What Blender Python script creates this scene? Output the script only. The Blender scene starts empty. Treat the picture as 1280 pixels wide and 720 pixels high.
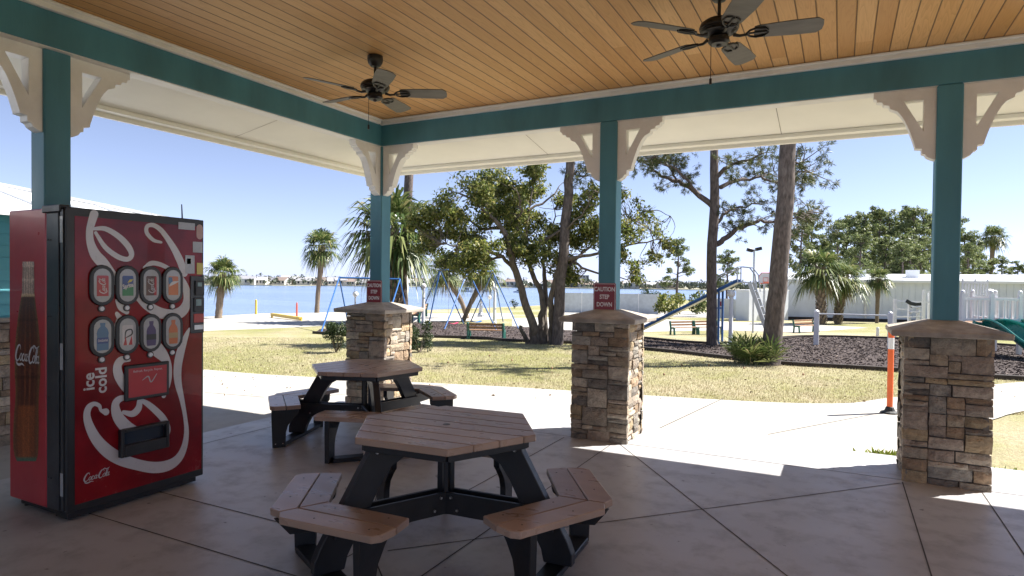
import bpy, bmesh, math, random
import numpy as np
from mathutils import Vector, Matrix
PI = math.pi
R = math.radians
rnd = random.Random(7)
C = bpy.context.scene.collection

# ------------------------------------------------------------------ camera
F, CY, PITCH, ROLL, YAW, EYE = 797.34, 364.72, R(-0.996), R(0.627), R(27.293), 1.5
fw = np.array([-math.sin(YAW)*math.cos(PITCH), math.cos(YAW)*math.cos(PITCH), math.sin(PITCH)])
rt0 = np.array([math.cos(YAW), math.sin(YAW), 0.0])
up0 = np.cross(rt0, fw)
rt = math.cos(ROLL)*rt0 + math.sin(ROLL)*up0
up = -math.sin(ROLL)*rt0 + math.cos(ROLL)*up0
EYEP = np.array([0, 0, EYE])
VX, VY = -math.sin(YAW), math.cos(YAW)          # horizontal look direction

def ray(px, py): return fw + rt*(px-640)/F - up*(py-CY)/F
def gz(x, y):
    s = VX*x + VY*y
    return -0.12 - 0.018*max(0.0, s-12.0)
def T(px, py, s):                                # point at view depth s on the sight line
    return EYEP + ray(px, py)*s
def on(ax, val, px, py):
    d = ray(px, py); i = 'xyz'.index(ax)
    return EYEP + d*((val-EYEP[i])/d[i])
def G(px, py):                                   # ground point
    d = ray(px, py); z = -0.12
    for _ in range(60):
        t = (z-EYE)/d[2]; P = EYEP + d*t
        z = 0.5*z + 0.5*gz(P[0], P[1])
    return P
def dep(P): return float((np.asarray(P)-EYEP) @ fw)

cam = bpy.data.cameras.new('Camera'); co = bpy.data.objects.new('Camera', cam); C.objects.link(co)
cam.sensor_width = 36; cam.lens = F/1280*36; cam.shift_y = (CY-360)/1280
cam.clip_end = 6000; cam.clip_start = 0.05
m = Matrix(((rt[0], up[0], -fw[0], 0), (rt[1], up[1], -fw[1], 0), (rt[2], up[2], -fw[2], EYE), (0, 0, 0, 1)))
co.matrix_world = m
bpy.context.scene.camera = co

# ------------------------------------------------------------------ materials
def newmat(name):
    mt = bpy.data.materials.new(name); mt.use_nodes = True
    nt = mt.node_tree; b = nt.nodes['Principled BSDF']
    return mt, nt, b
def N(nt, typ, **kw):
    n = nt.nodes.new(typ)
    for k, v in kw.items(): setattr(n, k, v)
    return n
def c4(c): return (c[0], c[1], c[2], 1)
def coords(nt, scale=(1, 1, 1), kind='Object'):
    tc = N(nt, 'ShaderNodeTexCoord'); mp = N(nt, 'ShaderNodeMapping')
    mp.inputs['Scale'].default_value = scale
    nt.links.new(tc.outputs[kind], mp.inputs[0]); return mp.outputs[0]
def noise(nt, vec, scale, detail=4, rough=.55):
    n = N(nt, 'ShaderNodeTexNoise'); n.inputs['Scale'].default_value = scale
    n.inputs['Detail'].default_value = detail; n.inputs['Roughness'].default_value = rough
    nt.links.new(vec, n.inputs['Vector']); return n.outputs['Fac']
def ramp(nt, fac, stops):
    r = N(nt, 'ShaderNodeValToRGB'); e = r.color_ramp.elements
    while len(e) < len(stops): e.new(0.5)
    for el, (p, c) in zip(e, stops): el.position = p; el.color = c4(c)
    nt.links.new(fac, r.inputs[0]); return r.outputs[0]
def mix(nt, fac, a, b, mode='MIX'):
    n = N(nt, 'ShaderNodeMix', data_type='RGBA', blend_type=mode)
    for s, v in ((n.inputs[0], fac), (n.inputs[6], a), (n.inputs[7], b)):
        if hasattr(v, 'is_linked'): nt.links.new(v, s)
        elif isinstance(v, (int, float)): s.default_value = v
        else: s.default_value = c4(v)
    return n.outputs[2]
def mth(nt, op, a, b=None, clamp=False):
    n = N(nt, 'ShaderNodeMath', operation=op); n.use_clamp = clamp
    for i, v in enumerate((a, b)):
        if v is None: continue
        if hasattr(v, 'is_linked'): nt.links.new(v, n.inputs[i])
        else: n.inputs[i].default_value = v
    return n.outputs[0]
def bump(nt, b, h, strength=.3, dist=.01):
    n = N(nt, 'ShaderNodeBump'); n.inputs['Strength'].default_value = strength
    n.inputs['Distance'].default_value = dist
    nt.links.new(h, n.inputs['Height']); nt.links.new(n.outputs[0], b.inputs['Normal'])
def mat(name, col, rough=.5, var=.12, scale=6, bmp=0.0, bscale=60, metal=0, coat=0, stretch=(1, 1, 1), dirt=None):
    mt, nt, b = newmat(name)
    v = coords(nt, stretch)
    n1 = noise(nt, v, scale, 6)
    lo = tuple(max(0, x*(1-var)) for x in col); hi = tuple(min(1, x*(1+var)) for x in col)
    cc = ramp(nt, n1, [(.3, lo), (.7, hi)])
    if dirt:
        n3 = noise(nt, v, scale*.45, 8, .7)
        f = ramp(nt, n3, [(.5, (0, 0, 0)), (.72, (1, 1, 1))])
        cc = mix(nt, mth(nt, 'MULTIPLY', f, dirt[1]), cc, dirt[0])
    nt.links.new(cc, b.inputs['Base Color'])
    n2 = noise(nt, v, scale*3, 3)
    nt.links.new(mth(nt, 'ADD', mth(nt, 'MULTIPLY', n2, .25), rough-.12), b.inputs['Roughness'])
    b.inputs['Metallic'].default_value = metal
    if coat:
        b.inputs['Coat Weight'].default_value = coat; b.inputs['Coat Roughness'].default_value = .04
    if bmp: bump(nt, b, noise(nt, v, bscale, 5), bmp, .01)
    return mt
def leafmat(name, stops, trans=.35, rough=.5):
    mt, nt, b = newmat(name)
    g = N(nt, 'ShaderNodeNewGeometry')
    cc = ramp(nt, g.outputs['Random Per Island'], stops)
    nt.links.new(cc, b.inputs['Base Color']); b.inputs['Roughness'].default_value = rough
    tr = N(nt, 'ShaderNodeBsdfTranslucent'); nt.links.new(cc, tr.inputs[0])
    ms = N(nt, 'ShaderNodeMixShader'); ms.inputs[0].default_value = trans
    nt.links.new(b.outputs[0], ms.inputs[1]); nt.links.new(tr.outputs[0], ms.inputs[2])
    nt.links.new(ms.outputs[0], nt.nodes['Material Output'].inputs[0]); return mt

M = {}
M['teal'] = mat('teal_paint', (.060, .205, .262), .5, .22, 3, .12, 90, stretch=(1, 1, .25), dirt=((.035, .10, .125), .3))
M['white'] = mat('white_paint', (.78, .765, .74), .5, .06, 4, .06, 60, dirt=((.52, .48, .44), .4))
M['soffit'] = mat('soffit_paint', (.85, .82, .735), .6, .04, 2, .03, 40)
M['cap'] = mat('cast_stone_cap', (.37, .325, .275), .8, .3, 7, .45, 110, dirt=((.17, .15, .13), .75))
M['mortar'] = mat('mortar', (.12, .105, .09), .9, .3, 20, .4, 90)
M['lumber'] = mat('brown_plastic_lumber', (.37, .265, .205), .30, .14, 5, .08, 220, stretch=(.3, 1, 1), dirt=((.47, .34, .29), .45))
def island_tint(mt, lo, hi):
    nt = mt.node_tree; b = nt.nodes['Principled BSDF']; l = b.inputs['Base Color'].links[0]; src = l.from_socket
    g = N(nt, 'ShaderNodeNewGeometry'); nt.links.new(mix(nt, 1.0, src, ramp(nt, g.outputs['Random Per Island'], [(0, (lo, lo, lo)), (1, (hi, hi, hi*.98))]), 'MULTIPLY'), b.inputs['Base Color'])
island_tint(M['lumber'], .80, 1.12)
M['black'] = mat('black_plastic_lumber', (.013, .014, .017), .42, .3, 8, .08, 160)
M['bolt'] = mat('bolt_steel', (.55, .55, .55), .3, .1, 20, metal=1)
M['fan'] = mat('oil_bronze', (.022, .019, .017), .38, .2, 12, metal=.4)
M['blade'] = mat('grey_oak_blade', (.12, .105, .085), .5, .25, 14, .06, 90, stretch=(.25, 1, 1))
M['steel_blue'] = mat('blue_tube_paint', (.03, .12, .34), .35, .15, 6, dirt=((.06, .12, .22), .3))
M['white_metal'] = mat('white_tube', (.74, .75, .76), .4, .08, 5)
M['galv'] = mat('galvanised', (.50, .51, .52), .4, .12, 8, metal=.7)
M['globe'] = mat('opal_globe', (.85, .84, .80), .25, .03, 4)
M['green_metal'] = mat('green_bench_metal', (.02, .11, .085), .4, .2, 6)
M['slat'] = mat('bench_slat_wood', (.30, .17, .09), .6, .25, 10)
M['orange'] = mat('orange_post', (.80, .14, .03), .4, .08, 6)
M['rubber'] = mat('black_rubber', (.02, .022, .022), .6, .3, 9)
M['yellow'] = mat('yellow_paint', (.62, .42, .06), .5, .12, 6)
M['red_post'] = mat('red_post', (.62, .12, .09), .5, .12, 6)
M['slide_green'] = mat('green_slide_plastic', (.012, .17, .145), .28, .12, 3, coat=.3)
M['siding_white'] = mat('white_metal_siding', (.66, .70, .76), .5, .05, 2)
M['roof_white'] = mat('white_metal_roof', (.74, .76, .78), .4, .05, 2)
M['siding_teal'] = mat('aqua_siding', (.13, .47, .55), .55, .08, 3)
M['pvc'] = mat('white_vinyl', (.74, .75, .77), .4, .05, 4)
M['timber'] = mat('landscape_timber', (.045, .035, .03), .85, .35, 10, .3, 60)
M['sign_red'] = mat('sign_red', (.24, .018, .032), .35, .06, 5)
M['sign_white'] = mat('sign_white', (.80, .78, .78), .4, .03, 5)
M['sign_blue'] = mat('sign_blue', (.10, .16, .45), .4, .05, 5)
M['glass_dark'] = mat('dark_glass', (.02, .03, .045), .08, .1, 3)
M['bark_pine'] = mat('pine_bark', (.105, .082, .072), .9, .55, 26, 1.0, 34, stretch=(1, 1, .28), dirt=((.22, .195, .18), .5))
M['bark_oak'] = mat('oak_bark', (.12, .095, .075), .9, .45, 16, .8, 40, stretch=(1, 1, .4), dirt=((.25, .24, .2), .5))
M['bark_palm'] = mat('palm_bark', (.20, .155, .115), .9, .45, 18, .9, 26, stretch=(1, 1, 2.5), dirt=((.08, .06, .045), .6))
M['leaf_oak'] = leafmat('oak_leaf', [(0, (.055, .078, .02)), (.45, (.14, .18, .042)), (.8, (.28, .29, .08)), (1, (.42, .37, .13))], .5)
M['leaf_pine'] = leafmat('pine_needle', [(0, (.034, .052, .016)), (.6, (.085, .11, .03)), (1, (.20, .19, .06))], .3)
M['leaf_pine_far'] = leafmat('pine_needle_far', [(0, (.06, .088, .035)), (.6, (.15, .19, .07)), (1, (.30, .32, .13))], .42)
M['leaf_palm'] = leafmat('palm_frond', [(0, (.04, .075, .022)), (.55, (.115, .16, .045)), (.9, (.26, .28, .11)), (1, (.38, .33, .17))], .3, .38)
M['leaf_palm_dead'] = leafmat('palm_dead_frond', [(0, (.16, .11, .06)), (1, (.32, .25, .15))], .2)
M['leaf_shrub'] = leafmat('shrub_leaf', [(0, (.016, .032, .010)), (.6, (.035, .06, .018)), (1, (.075, .11, .032))], .25)
M['leaf_bright'] = leafmat('bright_leaf', [(0, (.10, .15, .02)), (1, (.30, .33, .06))], .3)
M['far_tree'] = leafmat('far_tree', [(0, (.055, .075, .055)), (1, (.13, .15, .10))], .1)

# floor concrete (stained, slightly polished)
def concrete(name, a, b_, rough, stain, grime):
    mt, nt, b = newmat(name); v = coords(nt)
    n1 = noise(nt, v, .55, 8, .62); n2 = noise(nt, v, 4.5, 8, .65); n3 = noise(nt, v, 120, 3)
    cc = ramp(nt, n1, [(.32, a), (.68, b_)])
    f = ramp(nt, n2, [(.48, (0, 0, 0)), (.75, (1, 1, 1))])
    cc = mix(nt, mth(nt, 'MULTIPLY', f, grime), cc, stain)
    sp = ramp(nt, noise(nt, v, 13, 4, .5), [(.70, (0, 0, 0)), (.735, (1, 1, 1))])
    cc = mix(nt, mth(nt, 'MULTIPLY', sp, grime*1.1), cc, tuple(x*.45 for x in stain))
    cc = mix(nt, mth(nt, 'MULTIPLY', n3, .18), cc, tuple(x*.6 for x in a))
    nt.links.new(cc, b.inputs['Base Color'])
    rr = mth(nt, 'ADD', mth(nt, 'MULTIPLY', n2, .35), rough)
    nt.links.new(rr, b.inputs['Roughness']); bump(nt, b, mth(nt, 'ADD', n3, mth(nt, 'MULTIPLY', n2, .6)), .12, .006)
    return mt
M['floor'] = concrete('stained_concrete_floor', (.40, .395, .40), (.535, .53, .53), .24, (.23, .215, .21), .75)
M['walk'] = concrete('sunlit_concrete', (.37, .35, .315), (.45, .425, .385), .55, (.29, .265, .23), .55)
M['road'] = concrete('pale_road', (.41, .395, .355), (.48, .46, .42), .6, (.33, .31, .27), .45)
M['joint'] = mat('saw_cut', (.07, .062, .058), .9, .3, 8)

def wood_ceiling():
    mt, nt, b = newmat('pine_plank_ceiling')
    tc = N(nt, 'ShaderNodeTexCoord'); sp = N(nt, 'ShaderNodeSeparateXYZ'); nt.links.new(tc.outputs['Object'], sp.inputs[0])
    u = mth(nt, 'DIVIDE', mth(nt, 'ADD', sp.outputs[0], .423+121), .1205)
    idx = mth(nt, 'FLOOR', u); fr = mth(nt, 'FRACT', u)
    wn = N(nt, 'ShaderNodeTexWhiteNoise', noise_dimensions='1D'); nt.links.new(idx, wn.inputs['W'])
    # butt joints every few metres, plank by plank
    yy = mth(nt, 'ADD', sp.outputs[1], mth(nt, 'MULTIPLY', wn.outputs['Value'], 37.0))
    cell = mth(nt, 'FLOOR', mth(nt, 'DIVIDE', yy, 3.4))
    wn2 = N(nt, 'ShaderNodeTexWhiteNoise', noise_dimensions='2D'); cv = N(nt, 'ShaderNodeCombineXYZ')
    nt.links.new(idx, cv.inputs[0]); nt.links.new(cell, cv.inputs[1]); nt.links.new(cv.outputs[0], wn2.inputs['Vector'])
    g = N(nt, 'ShaderNodeCombineXYZ')
    nt.links.new(mth(nt, 'ADD', mth(nt, 'MULTIPLY', fr, .9), mth(nt, 'MULTIPLY', wn2.outputs['Value'], 53.)), g.inputs[0])
    nt.links.new(mth(nt, 'MULTIPLY', yy, .55), g.inputs[1])
    nn = N(nt, 'ShaderNodeTexNoise'); nn.inputs['Scale'].default_value = 1.6; nn.inputs['Detail'].default_value = 2
    nt.links.new(g.outputs[0], nn.inputs['Vector'])
    rings = mth(nt, 'FRACT', mth(nt, 'MULTIPLY', nn.outputs['Fac'], 13.0))
    rings = mth(nt, 'POWER', rings, 2.2)
    fine = N(nt, 'ShaderNodeTexNoise'); fine.inputs['Scale'].default_value = 1; fine.inputs['Detail'].default_value = 5
    mp = N(nt, 'ShaderNodeMapping'); mp.inputs['Scale'].default_value = (150, 5, 1)
    nt.links.new(tc.outputs['Object'], mp.inputs[0]); nt.links.new(mp.outputs[0], fine.inputs['Vector'])
    base = ramp(nt, wn2.outputs['Value'], [(0, (.56, .29, .095)), (.5, (.67, .365, .135)), (1, (.76, .45, .19))])
    cc = mix(nt, mth(nt, 'MULTIPLY', rings, .42), base, (.44, .20, .055))
    cc = mix(nt, mth(nt, 'MULTIPLY', fine.outputs['Fac'], .35), cc, (.50, .25, .08))
    kn = ramp(nt, noise(nt, coords(nt, (1.0, .55, 1)), 3.3, 1), [(.76, (0, 0, 0)), (.82, (1, 1, 1))])
    cc = mix(nt, mth(nt, 'MULTIPLY', kn, .6), cc, (.22, .09, .025))
    edge = mth(nt, 'MINIMUM', fr, mth(nt, 'SUBTRACT', 1.0, fr))
    gv = ramp(nt, edge, [(.015, (1, 1, 1)), (.05, (0, 0, 0))])
    cc = mix(nt, mth(nt, 'MULTIPLY', gv, .82), cc, (.07, .03, .01))
    nt.links.new(cc, b.inputs['Base Color']); b.inputs['Roughness'].default_value = .48
    bump(nt, b, ramp(nt, edge, [(0, (0, 0, 0)), (.06, (1, 1, 1))]), .7, .008)
    return mt
M['ceiling'] = wood_ceiling()

def stone_mat():
    mt, nt, b = newmat('ledge_stone'); v = coords(nt)
    a = N(nt, 'ShaderNodeVertexColor', layer_name='Col')
    n1 = noise(nt, v, 14, 7, .7); n2 = noise(nt, v, 70, 5, .6)
    cc = mix(nt, 1.0, a.outputs[0], ramp(nt, n1, [(.28, (.50, .48, .46)), (.72, (1.35, 1.3, 1.22))]), 'MULTIPLY')
    f = ramp(nt, noise(nt, v, 7, 6, .65), [(.55, (0, 0, 0)), (.72, (1, 1, 1))])
    cc = mix(nt, mth(nt, 'MULTIPLY', f, .45), cc, (.33, .19, .10))
    nt.links.new(cc, b.inputs['Base Color']); b.inputs['Roughness'].default_value = .85
    bump(nt, b, mth(nt, 'ADD', n1, mth(nt, 'MULTIPLY', n2, .7)), 1.0, .03)
    return mt
M['stone'] = stone_mat()

def lawn_mat():
    mt, nt, b = newmat('dry_lawn'); v = coords(nt)
    n1 = noise(nt, v, .22, 6, .6); n2 = noise(nt, v, 1.7, 8, .7); n3 = noise(nt, v, 38, 4, .7)
    dry = ramp(nt, n2, [(.3, (.36, .305, .185)), (.7, (.56, .49, .345))])
    grn = ramp(nt, n2, [(.3, (.17, .19, .05)), (.7, (.33, .32, .115))])
    f = ramp(nt, mth(nt, 'ADD', mth(nt, 'MULTIPLY', n1, .6), mth(nt, 'MULTIPLY', n2, .4)), [(.42, (0, 0, 0)), (.56, (1, 1, 1))])
    cc = mix(nt, f, dry, grn)
    cc = mix(nt, ramp(nt, n3, [(.35, (.65, .65, .65)), (.6, (0, 0, 0))]), cc, (.13, .11, .045))
    nt.links.new(cc, b.inputs['Base Color']); b.inputs['Roughness'].default_value = .95
    bump(nt, b, n3, .9, .03); return mt
M['lawn'] = lawn_mat()
def mulch_mat():
    mt, nt, b = newmat('bark_mulch'); v = coords(nt)
    n2 = noise(nt, v, 26, 6, .75); n1 = noise(nt, v, 1.3, 5)
    cc = ramp(nt, n2, [(.3, (.018, .012, .012)), (.55, (.062, .044, .040)), (.8, (.15, .115, .10))])
    cc = mix(nt, mth(nt, 'MULTIPLY', n1, .4), cc, (.085, .06, .055))
    nt.links.new(cc, b.inputs['Base Color']); b.inputs['Roughness'].default_value = .95
    bump(nt, b, n2, 1.0, .04); return mt
M['mulch'] = mulch_mat()
def water_mat():
    mt, nt, b = newmat('bay_water'); v = coords(nt, (1, 1, 1))
    n1 = noise(nt, coords(nt, (.5, 1.6, 1)), .03, 8, .65); n2 = noise(nt, coords(nt, (1, .35, 1)), 1.1, 8, .65)
    nt.links.new(ramp(nt, n1, [(.35, (.12, .18, .30)), (.65, (.19, .26, .38))]), b.inputs['Base Color'])
    b.inputs['Roughness'].default_value = .22
    bump(nt, b, n2, .55, .25); return mt
M['water'] = water_mat()

# ------------------------------------------------------------------ mesh helpers
class MB:
    def __init__(s): s.v = []; s.f = []; s.mi = []; s.cur = 0; s.col = []
    def add(s, vs, fs):
        o = len(s.v); s.v += [tuple(map(float, q)) for q in vs]
        for f in fs: s.f.append([i+o for i in f]); s.mi.append(s.cur)
        return s
    def box(s, x0, x1, y0, y1, z0, z1):
        return s.add([(x0,y0,z0),(x1,y0,z0),(x1,y1,z0),(x0,y1,z0),(x0,y0,z1),(x1,y0,z1),(x1,y1,z1),(x0,y1,z1)],
                     [(0,3,2,1),(4,5,6,7),(0,1,5,4),(1,2,6,5),(2,3,7,6),(3,0,4,7)])
    def prism(s, poly, fn, a, b):
        """poly: 2D points; fn(p, h) -> 3D ; extruded from h=a to h=b"""
        n = len(poly)
        vs = [fn(p, a) for p in poly] + [fn(p, b) for p in poly]
        fs = [tuple(range(n))[::-1], tuple(range(n, 2*n))] + [(i, (i+1) % n, n+(i+1) % n, n+i) for i in range(n)]
        return s.add(vs, fs)
    def tube(s, pts, rad, n=8, cap=True):
        pts = [np.asarray(p, float) for p in pts]
        if not hasattr(rad, '__len__'): rad = [rad]*len(pts)
        ref = np.array([0.31, 0.17, 0.94]); vs = []; a = None
        for i, p in enumerate(pts):
            t = pts[min(i+1, len(pts)-1)]-pts[max(i-1, 0)]; t = t/(np.linalg.norm(t)+1e-9)
            if a is None:
                a = np.cross(t, ref if abs(t @ ref) < .9 else np.array([1., 0, 0]))
            a = a - t*(a @ t); a = a/(np.linalg.norm(a)+1e-9); b = np.cross(t, a)
            for k in range(n):
                th = 2*PI*k/n; vs.append(p+rad[i]*(a*math.cos(th)+b*math.sin(th)))
        fs = []
        for i in range(len(pts)-1):
            for k in range(n):
                k2 = (k+1) % n; fs.append((i*n+k, i*n+k2, (i+1)*n+k2, (i+1)*n+k))
        if cap: fs.append(tuple(range(n))[::-1]); fs.append(tuple((len(pts)-1)*n+k for k in range(n)))
        return s.add(vs, fs)
    def bar(s, a, b, w, h=None, upv=(0, 0, 1)):
        h = h or w; a = np.asarray(a, float); b = np.asarray(b, float); t = b-a; t = t/np.linalg.norm(t)
        u = np.asarray(upv, float)
        if abs(u @ t) > .95: u = np.array([0, 1., 0])
        x = np.cross(t, u); x /= np.linalg.norm(x); y = np.cross(x, t)
        vs = [p+x*sx*w/2+y*sy*h/2 for p in (a, b) for sx, sy in ((-1,-1),(1,-1),(1,1),(-1,1))]
        return s.add(vs, [(0,3,2,1),(4,5,6,7),(0,1,5,4),(1,2,6,5),(2,3,7,6),(3,0,4,7)])
    def lathe(s, prof, c=(0, 0, 0), n=20):
        vs = []; 
        for r, z in prof:
            for k in range(n):
                th = 2*PI*k/n; vs.append((c[0]+r*math.cos(th), c[1]+r*math.sin(th), c[2]+z))
        fs = [(i*n+k, i*n+(k+1) % n, (i+1)*n+(k+1) % n, (i+1)*n+k) for i in range(len(prof)-1) for k in range(n)]
        fs.append(tuple(range(n))[::-1]); fs.append(tuple((len(prof)-1)*n+k for k in range(n)))
        return s.add(vs, fs)
    def ball(s, c, r, n=14, sz=1.0):
        return s.lathe([(max(1e-3, r*math.sin(PI*i/8)), -r*sz*math.cos(PI*i/8)) for i in range(9)], c, n)
    def build(s, name, mats, parent=None, bevel=0, smooth=False, local=False, colors=None, bseg=1):
        if not isinstance(mats, (list, tuple)): mats = [mats]
        me = bpy.data.meshes.new(name)
        V = np.array(s.v, float).reshape(-1, 3)
        if parent is not None and not local:
            r = parent
            while r.parent: r = r.parent
            V = V - np.array(r.location)
        me.from_pydata(V.tolist(), [], s.f)
        me.polygons.foreach_set('material_index', s.mi)
        for mm in mats: me.materials.append(mm)
        if colors is not None:
            at = me.color_attributes.new('Col', 'FLOAT_COLOR', 'POINT')
            at.data.foreach_set('color', np.array(colors, float).ravel())
        bm = bmesh.new(); bm.from_mesh(me)
        bmesh.ops.recalc_face_normals(bm, faces=bm.faces)
        if bevel:
            es = [e for e in bm.edges if len(e.link_faces) == 2 and e.calc_face_angle(0) > .6]
            bmesh.ops.bevel(bm, geom=es, offset=bevel, segments=bseg, affect='EDGES', clamp_overlap=True)
        bm.to_mesh(me); bm.free()
        if smooth:
            me.shade_smooth()
            if hasattr(me, 'set_sharp_from_angle'): me.set_sharp_from_angle(angle=R(40))
        o = bpy.data.objects.new(name, me); C.objects.link(o)
        if parent is not None: o.parent = parent
        return o

def rawmesh(name, V, Fq, mats, parent=None, kind=None, mi=None):
    """big quad meshes straight from numpy"""
    me = bpy.data.meshes.new(name); V = np.asarray(V, float)
    if parent is not None:
        r = parent
        while r.parent: r = r.parent
        V = V - np.array(r.location)
    Fq = np.asarray(Fq, np.int32); k = Fq.shape[1]; n = len(Fq)
    me.vertices.add(len(V)); me.vertices.foreach_set('co', V.ravel())
    me.loops.add(n*k); me.loops.foreach_set('vertex_index', Fq.ravel())
    me.polygons.add(n); me.polygons.foreach_set('loop_start', np.arange(0, n*k, k, dtype=np.int32))
    if mi is not None: me.polygons.foreach_set('material_index', np.asarray(mi, np.int32))
    me.update(calc_edges=True)
    for mm in (mats if isinstance(mats, list) else [mats]): me.materials.append(mm)
    o = bpy.data.objects.new(name, me); C.objects.link(o)
    if parent is not None: o.parent = parent
    return o
def thing(name, label, cat, loc=(0, 0, 0), rz=0, group=None):
    o = bpy.data.objects.new(name, None); C.objects.link(o)
    o.location = tuple(map(float, loc)); o.rotation_euler = (0, 0, rz); o.empty_display_size = .2
    o['label'] = label; o['category'] = cat
    if group: o['group'] = group
    return o
def tag(o, label, cat, group=None):
    o['label'] = label; o['category'] = cat
    if group: o['group'] = group
    return o
def struct(o, kind='structure'):
    o['kind'] = kind; return o
def copytree(o, loc, rz=None, label=None, scale=None):
    r = o.copy(); C.objects.link(r); r.location = tuple(map(float, loc))
    if rz is not None: r.rotation_euler = (0, 0, rz)
    if scale is not None: r.scale = scale
    if label: r['label'] = label
    for ch in list(o.children):
        c = ch.copy(); C.objects.link(c); c.parent = r
        for g in list(ch.children):
            d = g.copy(); C.objects.link(d); d.parent = c
    return r
def text(name, body, size, org, xd, yd, mt, parent, ext=.001, bold=0.0, align='CENTER', sx=1.0):
    cu = bpy.data.curves.new(name, 'FONT'); cu.body = body; cu.size = size; cu.extrude = ext; cu.offset = bold
    cu.align_x = align; cu.align_y = 'CENTER'; cu.resolution_u = 3
    cu.materials.append(mt)
    tmp = bpy.data.objects.new(name, cu); C.objects.link(tmp)
    dg = bpy.context.evaluated_depsgraph_get(); me = bpy.data.meshes.new_from_object(tmp.evaluated_get(dg))
    bpy.data.objects.remove(tmp); bpy.data.curves.remove(cu); me.name = name
    o = bpy.data.objects.new(name, me); C.objects.link(o)
    xd = np.asarray(xd, float); yd = np.asarray(yd, float); zd = np.cross(xd, yd)
    org = np.asarray(org, float)
    if parent is not None:
        r = parent
        while r.parent: r = r.parent
        org = org - np.array(r.location); o.parent = parent
    o.matrix_local = Matrix(((xd[0]*sx, yd[0], zd[0], org[0]), (xd[1]*sx, yd[1], zd[1], org[1]), (xd[2]*sx, yd[2], zd[2], org[2]), (0, 0, 0, 1)))
    return o
def catmull(pts, k=6):
    pts = [np.asarray(p, float) for p in pts]; out = []
    P = [2*pts[0]-pts[1]]+pts+[2*pts[-1]-pts[-2]]
    for i in range(1, len(P)-2):
        for j in range(k):
            t = j/k
            out.append(.5*((2*P[i])+(-P[i-1]+P[i+1])*t+(2*P[i-1]-5*P[i]+4*P[i+1]-P[i+2])*t*t+(-P[i-1]+3*P[i]-3*P[i+1]+P[i+2])*t**3))
    out.append(pts[-1]); return out
def ribbon(mb, pts, fn, h=0.0, k=6):
    """pts (x, y, width) in 2D, drawn as a flat stroke with round ends; fn(x, y, h)->3D"""
    c = catmull(pts, k); n = len(c); L = []; Rr = []
    for i in range(n):
        t = c[min(i+1, n-1)][:2]-c[max(i-1, 0)][:2]; t = t/(np.linalg.norm(t)+1e-9); w = max(c[i][2], 1e-4)/2
        nn = np.array([-t[1], t[0]]); L.append(c[i][:2]+nn*w); Rr.append(c[i][:2]-nn*w)
    vs = [fn(p[0], p[1], h) for p in L]+[fn(p[0], p[1], h) for p in Rr]
    mb.add(vs, [(i, i+1, n+i+1, n+i) for i in range(n-1)])
    for e, tdir in ((0, -1), (n-1, 1)):
        t = c[min(e+1, n-1)][:2]-c[max(e-1, 0)][:2]; t = t/(np.linalg.norm(t)+1e-9)*tdir; w = c[e][2]/2
        nn = np.array([-t[1], t[0]]); ring = [c[e][:2]+w*(nn*math.cos(a)+t*math.sin(a)) for a in np.linspace(0, PI, 7)]
        mb.add([fn(q[0], q[1], h) for q in ring], [tuple(range(7))])

# ------------------------------------------------------------------ ground, paths, water
def patch(name, pts, mt, lvl, kind='structure'):
    bm = bmesh.new(); vs = [bm.verts.new((p[0], p[1], 0)) for p in pts]; f = bm.faces.new(vs)
    bmesh.ops.bisect_plane(bm, geom=bm.verts[:]+bm.edges[:]+bm.faces[:], plane_co=(VX*12, VY*12, 0), plane_no=(VX, VY, 0))
    bmesh.ops.triangulate(bm, faces=bm.faces[:])
    for v in bm.verts: v.co.z = gz(v.co.x, v.co.y)+lvl
    bmesh.ops.recalc_face_normals(bm, faces=bm.faces)
    for f in bm.faces:
        if f.normal.z < 0: f.normal_flip()
    me = bpy.data.meshes.new(name); bm.to_mesh(me); bm.free(); me.materials.append(mt)
    o = bpy.data.objects.new(name, me); C.objects.link(o); o['kind'] = kind; return o
def smooth_poly(pts, k=5): return [tuple(p[:2]) for p in catmull([np.array(p[:2]) for p in pts], k)]

shore = [G(*q)[:2] for q in [(200, 399), (256, 396), (320, 392), (440, 390), (545, 387), (650, 383), (720, 379), (820, 374)]]
far_r = np.array([60., 330.]); 
land = [(-40., -40.), (-46., -10.), (shore[0]-np.array([8, 14.]))]+shore+[shore[-1]+np.array([-8, 60.]), (-30., 330.), far_r, (330., 330.), (330., -60.)]
lo = patch('lawn_ground', land, M['lawn'], 0.0)
# seawall skirt along the shore
sk = MB(); sh = [np.array(q) for q in land[2:3+len(shore)+1]]
for a, b in zip(sh[:-1], sh[1:]):
    sk.add([(a[0], a[1], gz(*a)), (b[0], b[1], gz(*b)), (b[0], b[1], -4), (a[0], a[1], -4)], [(0, 1, 2, 3)])
struct(sk.build('seawall_bank', M['road']))
W = MB(); W.add([(-3000, -800, -2.5), (3000, -800, -2.5), (3000, 3500, -2.5), (-3000, 3500, -2.5)], [(0, 1, 2, 3)])
struct(W.build('bay_water', M['water']))
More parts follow.
